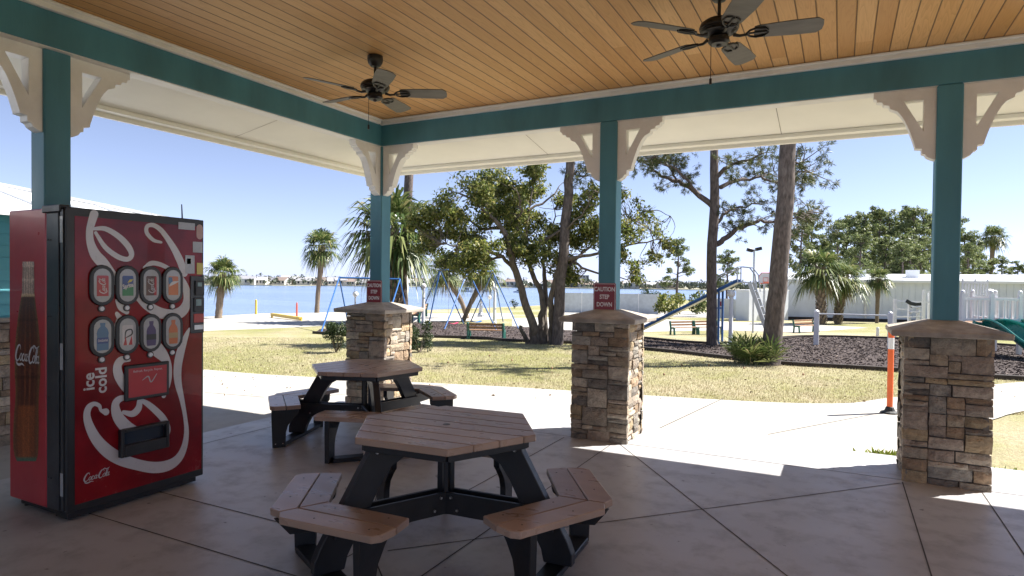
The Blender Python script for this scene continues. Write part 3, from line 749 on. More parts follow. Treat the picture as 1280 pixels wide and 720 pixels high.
# ------------------------------------------------------------------ vending machine
def vending():
    XF, YS, YE, ZE = -4.149, 2.18, 3.11, 1.915
    XB = -4.795
    t = thing('vending_machine', 'tall red drink vending machine with white script lettering and eight selection windows', 'vending machine', (-4.47, 2.65, 0))
    def FP(px, py): q = on('x', XF, px, py); return (q[1], q[2])
    def SP(px, py): q = on('y', YS, px, py); return (q[0], q[2])
    def fr(u, v, h): return (XF+h, u, v)
    def sd(u, v, h): return (u, YS-h, v)
    def frpx(px, py, h):
        u, v = FP(px, py); return fr(u, v, h)
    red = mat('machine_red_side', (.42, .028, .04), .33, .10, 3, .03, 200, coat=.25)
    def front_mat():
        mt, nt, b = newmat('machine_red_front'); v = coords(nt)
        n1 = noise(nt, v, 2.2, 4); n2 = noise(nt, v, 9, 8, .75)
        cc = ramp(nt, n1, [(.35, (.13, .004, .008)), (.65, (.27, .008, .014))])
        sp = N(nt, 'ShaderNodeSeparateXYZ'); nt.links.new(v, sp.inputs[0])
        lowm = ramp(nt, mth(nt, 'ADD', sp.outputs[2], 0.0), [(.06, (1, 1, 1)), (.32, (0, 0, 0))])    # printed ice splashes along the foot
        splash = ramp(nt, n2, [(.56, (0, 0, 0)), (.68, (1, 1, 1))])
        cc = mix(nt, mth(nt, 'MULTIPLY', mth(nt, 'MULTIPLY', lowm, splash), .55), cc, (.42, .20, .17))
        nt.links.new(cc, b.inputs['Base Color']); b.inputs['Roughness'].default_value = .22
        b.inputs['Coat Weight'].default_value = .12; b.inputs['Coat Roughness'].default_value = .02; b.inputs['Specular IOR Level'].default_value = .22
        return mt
    redf = front_mat()
    blk = mat('machine_black', (.014, .014, .016), .38, .25, 8)
    gry = mat('machine_dark_steel', (.055, .06, .066), .4, .2, 5, metal=.3)
    wht = mat('printed_white', (.56, .54, .54), .3, .05, 6, coat=.4)
    plate = mat('label_plate', (.38, .39, .40), .3, .08, 20, coat=.4)
    pal = {k: mat('print_'+k, c, .35, .08, 9, coat=.3) for k, c in dict(crimson=(.42, .02, .03), green=(.01, .20, .07), navy=(.015, .05, .22), brown=(.10, .04, .03), orange=(.55, .16, .05), teal=(.06, .16, .30), purple=(.07, .045, .14), yellow=(.6, .5, .05), black=(.015, .015, .015), cola=(.075, .022, .010), amber=(.26, .085, .022), straw=(.42, .30, .14), glass=(.30, .20, .16)).items()}
    screen = mat('lcd_panel', (.20, .32, .34), .2, .2, 30)

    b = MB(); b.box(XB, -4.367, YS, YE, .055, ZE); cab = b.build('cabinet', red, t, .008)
    b = MB(); b.box(-4.366, -4.236, YS+.004, YE-.004, .06, ZE-.004)
    for z in (.25, .75, 1.25, 1.72):
        for x in (-4.345, -4.315): b.tube([(x, YS+.005, z), (x, YS-.002, z)], .006, 8)
    b.build('side_rail', gry, t, .004)
    b = MB(); b.box(-4.218, XF, YS-.004, YE+.002, .05, ZE+.004); door = b.build('door', gry, t, .02, bseg=3)
    b = MB(); b.box(-4.235, -4.219, YS+.02, YE-.02, .07, ZE-.01); b.build('door_gasket', blk, t)
    b = MB(); b.box(-4.39, -4.19, YS-.012, YS+.05, ZE-.03, ZE+.016); b.build('hinge', blk, t, .006)
    b = MB(); b.box(-4.72, -4.20, YS+.03, YE-.03, .02, .054); b.box(-4.30, -4.17, YS+.02, YE-.04, .012, .05)
    for x in (-4.70, -4.25):
        for y in (YS+.06, YE-.08): b.lathe([(.018, 0), (.022, .004), (.01, .01), (.01, .03)], (x, y, 0), 10)
    b.build('base_frame', blk, t)
    # front face: black border, red lit panel
    b = MB(); b.box(XF+.0005, XF+.010, YS+.0, YE-.002, .052, ZE); b.build('front_bezel', blk, door, .004)
    u0, u1 = YS+.045, YE-.018
    b = MB()
    b.add([fr(u0, .10, .0115), fr(u1, .10, .0115), fr(u1, ZE-.05, .0115), fr(u0, ZE-.05, .0115)], [(0, 1, 2, 3)])
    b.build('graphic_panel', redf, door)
    # large white script strokes, traced on the panel
    S = MB()
    hh = .0130
    strokes = [
        [(116, 268, 11), (113, 278, 10), (110.5, 289, 9), (111.5, 303, 10), (117.5, 318, 13), (127, 329, 14), (141, 347, 12), (153, 358, 11), (168, 366, 11), (182, 381, 12), (199, 391, 13), (215, 393.5, 14), (227, 388, 13), (232.5, 376, 10), (231, 361, 9), (223, 346, 7), (213, 338, 5), (200, 331, 5.5), (188, 329, 6), (180, 335, 6)],
        [(116, 286, 4), (130, 286, 6), (146, 295, 7), (158, 307, 7.5), (163, 318, 6.5), (158, 324, 6), (146, 321, 6.5), (130, 309, 6), (118, 291, 4)],
        [(200, 303, 3), (190, 300, 4.5), (182, 291, 5), (182.5, 283, 5), (190, 281.5, 5.5), (199, 287, 6), (207, 297, 6.5), (216, 311, 8), (224, 327, 9), (229, 342, 8)],
        [(146, 376, 7), (150, 384, 9), (157, 390, 6)], [(144.5, 392, 5), (149, 398, 8), (158, 404, 11), (170, 416, 16), (186, 429, 20), (199, 441, 16), (207, 452, 10), (210, 466, 7), (209, 480, 5), (203, 495, 5)],
        [(146, 400, 5), (143.5, 410, 6), (145, 421, 8), (152, 431, 8)],
        [(160, 450, 4), (151, 449.5, 9), (145.5, 456, 10), (146, 467, 12), (152, 478, 13), (160, 488, 13)],
        [(130.5, 514.5, 9), (124.5, 512.5, 4), (122.5, 507, 5), (116, 504.5, 5.5), (109.5, 509, 7.5), (107, 519, 9), (110.5, 533, 11.5), (119, 549, 14), (132, 563, 16), (148, 573, 16), (168, 580, 14), (190, 584, 14), (208, 581.5, 13), (221, 573, 10), (228.5, 559, 7.5), (231.5, 541, 6), (230, 522, 5), (226, 500, 6), (221, 478, 9), (220.5, 459, 10), (224, 440, 10), (231, 420, 6), (235, 411, 3)],
        [(168, 495, 4), (158, 496, 6), (147, 499, 8), (142.5, 507, 10), (146, 521, 14), (157, 534, 16), (171, 543, 16), (185, 547, 10)],
        [(173, 500, 6), (171.5, 510, 8), (164, 517, 8), (153, 515, 5)],
        [(172, 499, 4), (182, 504, 7), (194, 514, 8.5), (203, 524, 8.5), (208, 535, 7), (207, 545, 5)],
    ]
    for st in strokes: ribbon(S, st, lambda x, y, h: frpx(x, y, h), hh, 5); hh += .00012
    S.build('script_lettering', wht, door)
    # small script wordmark
    def coca(mb, fn, h):
        c1 = [(2.1, 2.3, .12), (2.0, 2.8, .2), (1.6, 3.0, .25), (1.0, 2.7, .42), (.5, 1.8, .55), (.4, 1.0, .55), (.8, .4, .42), (1.4, .35, .28), (2.0, .8, .15)]
        o = [(2.4, 1.5, .2), (2.15, 1.0, .3), (2.35, .5, .25), (2.8, .55, .25), (3.0, 1.1, .3), (2.75, 1.6, .22), (2.4, 1.5, .2)]
        cc = [(3.9, 1.4, .2), (3.6, 1.65, .22), (3.25, 1.2, .32), (3.3, .6, .32), (3.7, .45, .22), (4.1, .8, .13)]
        a1 = [(4.9, 1.5, .18), (4.5, 1.6, .22), (4.25, 1.1, .32), (4.4, .55, .26), (4.8, .7, .2), (5.0, 1.4, .2)]
        a2 = [(5.05, 1.65, .25), (4.95, 1.0, .3), (5.05, .5, .26), (5.4, .7, .13)]
        sw = [(.75, .35, .1), (1.0, -.1, .3), (2.0, -.35, .42), (3.2, -.1, .32), (4.2, -.35, .12)]
        l = [(8.5, .9, .13), (9.0, 2.0, .2), (9.1, 2.9, .2), (8.8, 3.0, .22), (8.6, 2.2, .32), (8.55, 1.0, .32), (8.75, .45, .26), (9.1, .7, .13)]
        sh = lambda s, d: [(x+d, y, w) for x, y, w in s]
        top = [(6.9, 3.0, .15), (7.6, 3.25, .28), (8.5, 2.9, .3), (9.5, 3.3, .12)]
        for k, s in enumerate([c1, sw, o, cc, a1, a2, [(5.35, 1.25, .22), (5.8, 1.3, .22)], sh(c1, 5.5), sh(o, 5.3), l, sh(a1, 4.7), sh(a2, 4.7), top]):
            ribbon(mb, [(x+.22*y, y, w) for x, y, w in s], lambda x, y, hh_: fn(x/10.6, y/3.4), h+k*.00003, 4)
    S = MB(); qa, qb = FP(101, 604), FP(137, 589.5)
    (ua, va), (ub, vb) = FP(101.5, 604.5), FP(136.5, 594)
    hv = FP(101.5, 591)[1]-va
    coca(S, lambda x, y: fr(ua+(ub-ua)*x, va+.004+(hv*.92)*y+0*x, 0.0132), 0)
    S.build('wordmark', wht, door)
    # ice cold
    for body, px_, py_, sz in (('ice', 110, 477, .086), ('cold', 125.5, 475, .086)):
        u, v = FP(px_, py_)
        text('ice_cold_lettering', body, sz*1.13, (XF+.0132, u, v), (0, 0, 1), (0, -1, 0), wht, door, .0004, .0022)
    # selection windows
    cols_ = [125.2, 158, 188, 213.6]
    def stadium(uc, vc, hw, hv_, n=8):
        pts = []
        for i in range(n+1): a = PI*i/n; pts.append((uc+hw*math.cos(a), vc+hv_-hw+hw*math.sin(a)))
        for i in range(n+1): a = PI+PI*i/n; pts.append((uc+hw*math.cos(a), vc-hv_+hw+hw*math.sin(a)))
        return pts
    us = [FP(c, 356)[0] for c in cols_]
    us = [us[0]+(us[3]-us[0])*k/3 for k in range(4)]
    vr = [np.mean([FP(125.5, 355.6)[1], FP(188, 357.5)[1]]), np.mean([FP(124.5, 419)[1], FP(187.5, 417)[1]])]
    kinds = [['coke', 'sprite', 'zero', 'orange'], ['water', 'diet', 'grape', 'tea']]
    fnp = lambda p, h: fr(p[0], p[1], h)
    for r_ in range(2):
        for c_ in range(4):
            uc, vc = us[c_], vr[r_]; HW, HV = .076, .129
            w = MB().prism(stadium(uc, vc, HW, HV), fnp, .0116, .026).build('selection_window', blk, door and t, .004)
            MB().prism(stadium(uc, vc, HW-.023, HV-.023), fnp, .0262, .0272).build('label_plate', plate, w)
            k = kinds[r_][c_]
            if r_ == 0 or k == 'diet':
                cw, ch = .036, .062; vv = vc-.006
                body = [(uc-cw, vv-ch), (uc+cw, vv-ch), (uc+cw, vv+ch), (uc+cw-.006, vv+ch+.006), (uc-cw+.006, vv+ch+.006), (uc-cw, vv+ch)]
                basec = dict(coke='crimson', sprite='navy', zero='brown', orange='orange', diet='label')[k]
                cm = MB().prism(body, fnp, .0273, .0282).build('can_picture', pal.get(basec, wht), w)
                if k in ('coke', 'zero'):
                    S = MB(); coca(S, lambda x, y: fr(uc+.020-.046*y, vv-.050+.105*x, .0286), 0); S.build('wordmark', wht, w)
                if k == 'zero':
                    MB().prism([(uc+.018, vv-ch), (uc+cw, vv-ch), (uc+cw, vv+ch), (uc+.024, vv+ch)], fnp, .0283, .0285).build('can_stripe', pal['crimson'], w)
                if k == 'sprite':
                    MB().prism([(uc-cw, vv-ch), (uc+cw, vv-ch), (uc+cw, vv+.004), (uc, vv-.006), (uc-cw, vv-.024)], fnp, .0283, .0285).build('can_stripe', pal['green'], w)
                    MB().prism([(uc-.004, vv+.022), (uc+.022, vv+.030), (uc+.036, vv+.046), (uc+.012, vv+.044)], fnp, .0283, .0285).build('lemon_mark', pal['yellow'], w)
                    text('lettering', 'Sprite', .040, (XF+.0288, uc, vv+.002), (0, .97, .24), (0, -.24, .97), wht, w, .0003, .0014, sx=.72)
                if k == 'orange':
                    S = MB(); ribbon(S, [(uc-.03, vv+.0, .006), (uc-.005, vv+.020, .022), (uc+.034, vv+.032, .008)], fr, .0285); S.build('can_stripe', wht, w)
                    MB().prism([(uc-cw, vv+.012), (uc-.004, vv+.02), (uc-.01, vv+ch), (uc-cw, vv+ch)], fnp, .0283, .0284).build('can_stripe', pal['teal'], w)
                if k == 'diet':
                    MB().prism([(uc-.030, vv-ch), (uc-.006, vv-ch), (uc-.014, vv-.004)], fnp, .0283, .0285).build('can_stripe', pal['crimson'], w)
                    MB().prism([(uc+.004, vv-ch), (uc+.030, vv-ch), (uc+.026, vv+.0)], fnp, .0283, .0285).build('can_stripe', pal['crimson'], w)
                    S = MB(); ribbon(S, [(uc-.02, vv-.02, .004), (uc-.012, vv+.03, .010), (uc+.022, vv+.038, .008), (uc+.026, vv+.008, .010), (uc-.01, vv-.012, .006)], fr, .0287); S.build('wordmark', pal['black'], w)
            else:
                prof = [(.030, -.085), (.033, -.06), (.033, .015), (.026, .035), (.013, .052), (.013, .062), (.015, .064), (.015, .080)]
                if k == 'water': prof = [(.036, -.088), (.037, -.02), (.034, 0), (.037, .02), (.030, .045), (.014, .062), (.014, .07), (.016, .072), (.016, .085)]
                poly = [(uc-a, vc+z) for a, z in prof]+[(uc+a, vc+z) for a, z in reversed(prof)]
                MB().prism(poly, fnp, .0273, .0282).build('bottle_picture', pal[dict(water='teal', grape='purple', tea='orange')[k]], w)
                lb = dict(water='navy', grape='black', tea='straw')[k]
                MB().prism([(uc-.034, vc-.045), (uc+.034, vc-.045), (uc+.034, vc-.008), (uc-.034, vc-.008)], fnp, .0283, .0285).build('bottle_label', pal[lb], w)
                if k == 'water': text('lettering', 'DASANI', .021, (XF+.0287, uc, vc-.027), (0, 1, 0), (0, 0, 1), wht, w, .0002, .0004, sx=.8)
            # button
            MB().lathe([(.019, 0), (.019, .010)], (0, 0, 0), 14)
            bt = MB(); zc_ = vc-HV-.018
            bt.tube([fr(uc, zc_, .0116), fr(uc, zc_, .018)], .023, 14); bt.build('button_ring', blk, t)
            bt = MB(); bt.tube([fr(uc, zc_, .0182), fr(uc, zc_, .025)], [.016, .013], 14); bt.build('select_button', M['pvc'], t)
    # notice panel
    def rect(px0, py0, px1, py1):
        (a, c), (b_, d) = FP(px0, py0), FP(px1, py1); return a, b_, min(c, d), max(c, d)
    a, b_ = FP(153, 479)[0], FP(208.5, 474)[0]; z0, z1 = FP(153, 502)[1], FP(153, 457)[1]
    n_ = MB(); n_.box(XF+.0116, XF+.03, a, b_, z0, z1); pn = n_.build('notice_panel', blk, t, .006)
    n_ = MB(); n_.box(XF+.0302, XF+.0312, a+.022, b_-.022, z0+.022, z1-.022); n_.build('notice_face', pal['crimson'], pn)
    text('lettering', 'Refresh. Recycle. Repeat.', .021, (XF+.0316, (a+b_)/2, z1-.045), (0, 1, 0), (0, 0, 1), wht, pn, .0002, sx=.95)
    S = MB(); ribbon(S, [((a+b_)/2-.04, (z0+z1)/2+.01, .004), ((a+b_)/2, (z0+z1)/2+.03, .008), ((a+b_)/2+.02, (z0+z1)/2-.01, .008), ((a+b_)/2+.06, (z0+z1)/2+.04, .005)], fr, .0316)
    S.build('signature_mark', plate, pn)
    # delivery chute
    a, b_ = FP(146, 555)[0], FP(206.5, 545)[0]; z0, z1 = FP(146, 572)[1], FP(146, 537)[1]
    n_ = MB(); X0, X1 = XF+.0116, XF+.05
    n_.box(X0, X1, a, a+.022, z0, z1); n_.box(X0, X1, b_-.022, b_, z0, z1); n_.box(X0, X1, a+.0225, b_-.0225, z1-.02, z1); n_.box(X0, X1, a+.0225, b_-.0225, z0, z0+.075)
    ch = n_.build('delivery_chute', blk, t, .004)
    n_ = MB(); n_.box(X0, X0+.003, a+.0225, b_-.0225, z0+.0755, z1-.0205); n_.build('chute_flap', M['glass_dark'], ch)
    # coin and card column
    c0, c1 = FP(236, 400)[0], YE-.006
    def module(name, pya, pyb, mt, parent, h0=.0116, h1=.022, ins0=.0, ins1=.0, bev=.003):
        z1_, z0_ = FP(245, pya)[1], FP(245, pyb)[1]
        q = MB(); q.box(XF+h0, XF+h1, c0+ins0, c1-ins1, z0_, z1_); return q.build(name, mt, parent, bev)
    cp = module('coin_panel', 345, 416, gry, t)
    module('card_reader', 351, 369, blk, cp, .0222, .034, .03, .006)
    module('reader_screen', 353, 358, screen, cp, .0342, .036, .045, .03, 0)
    module('bill_acceptor', 372, 390, blk, cp, .0222, .03, .02, .004)
    module('price_display', 374, 382, screen, cp, .0302, .032, .035, .03, 0)
    module('coin_slot_plate', 392, 403, pal['crimson'], cp, .0222, .028, .02, .004)
    module('coin_return', 405.5, 412, M['galv'], cp, .0222, .028, .025, .01)
    # stickers on the door
    def sticker(px0, py0, px1, py1, mt, name='sticker'):
        (ua_, va_), (ub_, vb_) = FP(px0, py0), FP(px1, py1)
        q = MB(); q.box(XF+.0134, XF+.0144, ua_, ub_, min(va_, vb_), max(va_, vb_)); return q.build(name, mt, t, .0)
    sticker(221.5, 277.5, 242, 288, plate); sticker(239.5, 302, 251.5, 316, plate); st = sticker(230, 319, 241.5, 342, plate)
    sticker(232, 323, 237, 330, pal['yellow']); 
    sticker(244.5, 328.5, 252, 343, pal['yellow'])
    (ua_, va_), (ub_, vb_) = FP(244, 299), FP(252, 281)
    MB().prism(stadium((ua_+ub_)/2, (va_+vb_)/2, abs(ub_-ua_)/2, abs(vb_-va_)/2), fnp, .0134, .0144).build('sticker', mat('pink_sticker', (.5, .36, .36), .5), t)
    for (x0, z0_, z1_) in ((-4.20, 1.70, 1.86), (-4.20, .93, 1.09), (-4.20, .16, .30)):
        q = MB(); q.box(x0, x0+.03, YS-.0058, YS-.0045, z0_, z1_); q.build('edge_label', plate, t)
    q = MB(); q.tube([(-4.2, YE-.13, ZE), (-4.2, YE-.135, ZE+.105)], [.006, .004], 6); q.build('antenna', blk, t)
    # bottle artwork on the side panel (traced)
    bp = [(327, 28.6, 42.8), (331, 28.2, 43.2), (335, 28.6, 42.8), (350, 28.0, 43.2), (366, 27.8, 43.2), (372, 26.6, 44.0), (384, 24.6, 45.3), (400, 22.2, 47.6), (415, 20.6, 49.2), (430, 19.3, 50.3), (450, 18.4, 50.9), (468, 18.6, 50.6), (482, 19.6, 49.6), (498, 19.6, 48.6), (512, 18.4, 48.4), (528, 17.2, 48.6), (545, 16.6, 48.4), (560, 16.8, 48.2), (570, 18.6, 47.4), (576.5, 21.5, 45)]
    def side_shape(a, c, rows, mt, name, h, parent):
        L_, R_ = [], []
        for y, l, r in rows:
            L_.append(SP(l+(r-l)*a, y)); R_.append(SP(l+(r-l)*c, y))
        mb = MB(); n = len(rows); mb.add([sd(*q, h) for q in L_]+[sd(*q, h) for q in R_], [(i, i+1, n+i+1, n+i) for i in range(n-1)])
        return mb.build(name, mt, parent)
    rows_ = []
    for (y0, l0, r0), (y1, l1, r1) in zip(bp[:-1], bp[1:]):
        n_ = max(2, int((y1-y0)/3))
        rows_ += [(y0+(y1-y0)*i/n_, l0+(l1-l0)*i/n_, r0+(r1-r0)*i/n_) for i in range(n_)]
    rows_.append(bp[-1]); NU_ = 20; V, cols, Fq = [], [], []; rb = random.Random(3)
    def ink(u, y):
        e = abs(u-.5)*2; fl = .5+.5*math.cos(u*2*PI*5)
        if y < 367:
            c = np.array((.36, .26, .21))*(.55+.5*fl)*(1-.35*e**3); c = c+np.array((.10, .09, .08))*(1 if y < 334 or 348 < y < 352 else 0)
        elif y < 371: c = np.array((.40, .29, .17))
        else:
            f = (y-371)/205.0; core = np.array((.050, .013, .008)); rim = np.array((.15, .085, .035)); warm = np.array((.26, .075, .022))
            c = core+(warm-core)*max(0, fl-.55)*1.1*(1-e)*(.5+.9*f)
            if y > 508: c = c+(warm-c)*.55*(1-e*e)
            c = c+(rim-c)*max(0, e-.72)*2.6
            if 398 < y < 403 or 470 < y < 474: c = c*.55
        if y > 571: c = np.array((.05, .09, .06))
        return c
    for y, l, r_ in rows_:
        for k in range(NU_+1):
            u = k/NU_; q = SP(l+(r_-l)*u, y); V.append(sd(q[0], q[1], .0014)); c = ink(u, y)*rb.uniform(.85, 1.2); cols.append((*c, 1))
    mb = MB(); mb.add(V, [(j*(NU_+1)+k, j*(NU_+1)+k+1, (j+1)*(NU_+1)+k+1, (j+1)*(NU_+1)+k) for j in range(len(rows_)-1) for k in range(NU_)])
    mt, nt_, b_ = newmat('bottle_print'); at = N(nt_, 'ShaderNodeVertexColor', layer_name='Col'); dr = ramp(nt_, noise(nt_, coords(nt_), 150, 3), [(.45, (1.15, 1.15, 1.15)), (.72, (2.6, 2.4, 2.1))])
    nt_.links.new(mix(nt_, 1.0, at.outputs[0], dr, 'MULTIPLY'), b_.inputs['Base Color']); b_.inputs['Roughness'].default_value = .35
    bo = mb.build('bottle_artwork', mt, t, colors=cols)
    S = MB()
    p0, p1 = SP(18.5, 452), SP(50.5, 452); zt = SP(30, 428)[1]
    coca(S, lambda x, y: sd(p0[0]+(p1[0]-p0[0])*x, p0[1]+(zt-p0[1])*y-.012*x, .0026), 0); S.build('wordmark', wht, bo)
    return t
vending()

# ------------------------------------------------------------------ aqua building on the left
def aqua():
    t = thing('aqua_building', 'aqua clapboard building with white metal hip roof and stone base, left of the vending machine', 'building', (-9, 0, -.1))
    X0, X1, Y0, Y1 = -11.0, -7.0, -5.0, 4.1
    b = MB(); b.box(X0, X1, Y0, Y1, 1.1, 2.12); w = b.build('wall', M['siding_teal'], t)
    sdg = MB()
    for k in range(9):
        z = 1.12+k*.11
        sdg.add([(X1+.003, Y0, z+.108), (X1+.003, Y1+.0, z+.108), (X1+.018, Y1+.0, z), (X1+.018, Y0, z)], [(0, 1, 2, 3)])
        sdg.add([(X1+.018, Y0, z), (X1+.018, Y1, z), (X1+.003, Y1, z-.001), (X1+.003, Y0, z-.001)], [(0, 1, 2, 3)])
        sdg.add([(X1, Y1+.003, z+.108), (X0, Y1+.003, z+.108), (X0, Y1+.018, z), (X1, Y1+.018, z)], [(0, 1, 2, 3)])
    sdg.build('lap_siding', M['siding_teal'], t)
    r = random.Random(5); st = MB(); cols = []
    z = -.12
    while z < 1.04:
        h = r.choice([.06, .09, .12]); y = Y0
        h = min(h, 1.06-z)
        while y < Y1:
            w_ = r.uniform(.12, .34); y1 = min(Y1+.02, y+w_); d = r.uniform(.03, .06)
            n0 = len(st.v); st.box(X1-.05, X1+d, y+.004, y1-.004, z+.004, z+h-.004); cols += [(*(np.array(r.choice(PAL))*r.uniform(.8, 1.15)), 1)]*(len(st.v)-n0); y = y1
        z += h
    o = MB(); o.box(X0, X1+.01, Y0, Y1+.01, -.3, 1.06); o.build('base_wall', M['mortar'], t)
    st.build('stone_wainscot', M['stone'], t, colors=cols)
    c = MB(); c.box(X0-.1, X1+.12, Y0-.1, Y1+.12, 1.06, 1.10); c.build('stone_ledge', M['cap'], t, .006)
    ez, ov = 2.13, .42; ax0, ax1, ay0, ay1 = X0-ov, X1+ov, Y0-ov, Y1+ov; hw = (ax1-ax0)/2; rz = ez+hw*.26
    cx = (ax0+ax1)/2
    b = MB(); b.add([(ax0, ay0, ez), (ax1, ay0, ez), (ax1, ay1, ez), (ax0, ay1, ez), (cx, ay0+hw, rz), (cx, ay1-hw, rz)], [(3, 2, 1, 0), (0, 1, 4), (1, 2, 5, 4), (2, 3, 5), (3, 0, 4, 5)])
    f = MB(); f.box(ax1, ax1+.02, ay0, ay1+.02, ez-.10, ez+.012); f.box(ax0, ax1-.001, ay1, ay1+.02, ez-.10, ez+.012); f.build('fascia', M['roof_white'], t, .003)
    s = b; k = .26
    y = ay0+.3
    while y < ay1-.1:                            # standing seams on the side that faces the pavilion
        run = min(hw, ay1-y, y-ay0)
        s.bar((ax1, y, ez+.012), (ax1-run, y, ez+run*k+.012), .025, .03); y += .38
    x = ax0+.3
    while x < ax1-.1:
        run = min(hw, x-ax0, ax1-x); s.bar((x, ay1, ez+.012), (x, ay1-run, ez+run*k+.012), .025, .03); x += .38
    s.bar((ax1, ay1, ez+.015), (cx, ay1-hw, rz+.015), .09, .03)
    s.build('roof', M['roof_white'], t)
aqua()

# ------------------------------------------------------------------ vegetation
nr = np.random.default_rng(11)
def leaves(centers, radii, count, size, squash=.75, elong=1.6, surf=.35):
    """many small leaf-shaped quads spread through clump volumes"""
    V = []; 
    for c, r, n in zip(centers, radii, count):
        n = int(n); d = nr.normal(size=(n, 3)); d /= np.linalg.norm(d, axis=1)[:, None]
        rr = r*(surf+(1-surf)*nr.random(n)**.6)[:, None]
        p = np.asarray(c)+d*rr*np.array([1, 1, squash])
        a = nr.normal(size=(n, 3)); a /= np.linalg.norm(a, axis=1)[:, None]
        b = nr.normal(size=(n, 3)); b -= a*(a*b).sum(1)[:, None]; b /= np.linalg.norm(b, axis=1)[:, None]
        s = size*(.6+.8*nr.random(n))[:, None]
        a = a*s*elong*.5; b = b*s*.5
        V.append(np.stack([p-a, p+b*.8, p+a, p-b*.8], 1))
    V = np.concatenate(V); n = len(V)
    return V.reshape(-1, 3), np.arange(n*4).reshape(n, 4)
def needles(centers, dirs, n, length, width, spread=1.0):
    """tufts of thin needles round a twig end"""
    V = []
    c = np.repeat(np.asarray(centers, float), n, 0); d0 = np.repeat(np.asarray(dirs, float), n, 0)
    k = len(c); d = nr.normal(size=(k, 3))*spread*.75+d0; d /= np.linalg.norm(d, axis=1)[:, None]
    L = length*(.6+.6*nr.random(k))[:, None]; s = np.cross(d, nr.normal(size=(k, 3))); s /= np.linalg.norm(s, axis=1)[:, None]
    w = width*(.7+.6*nr.random(k))[:, None]; base = c+d0*(nr.random((k, 1))-.5)*length*.7
    tip = base+d*L; tip[:, 2] -= L[:, 0]*.12; mid = base+d*L*.55
    V = np.stack([base, mid+s*w, tip, mid-s*w], 1)
    return V.reshape(-1, 3), np.arange(k*4).reshape(k, 4)
def path(pts, s, ds=None):
    """photo trace -> points standing at view depth s (+ own depth offsets)"""
    out = []
    for i, q in enumerate(pts): out.append(T(q[0], q[1], s+(ds[i] if ds is not None else 0)))
    return out
def wob(pts, k=4, amp=.02):
    c = catmull(pts, k); return [p+nr.normal(size=3)*amp*(0 if i in (0,) else 1) for i, p in enumerate(c)]
def tap(n, a, b): return [a+(b-a)*i/(n-1) for i in range(n)]

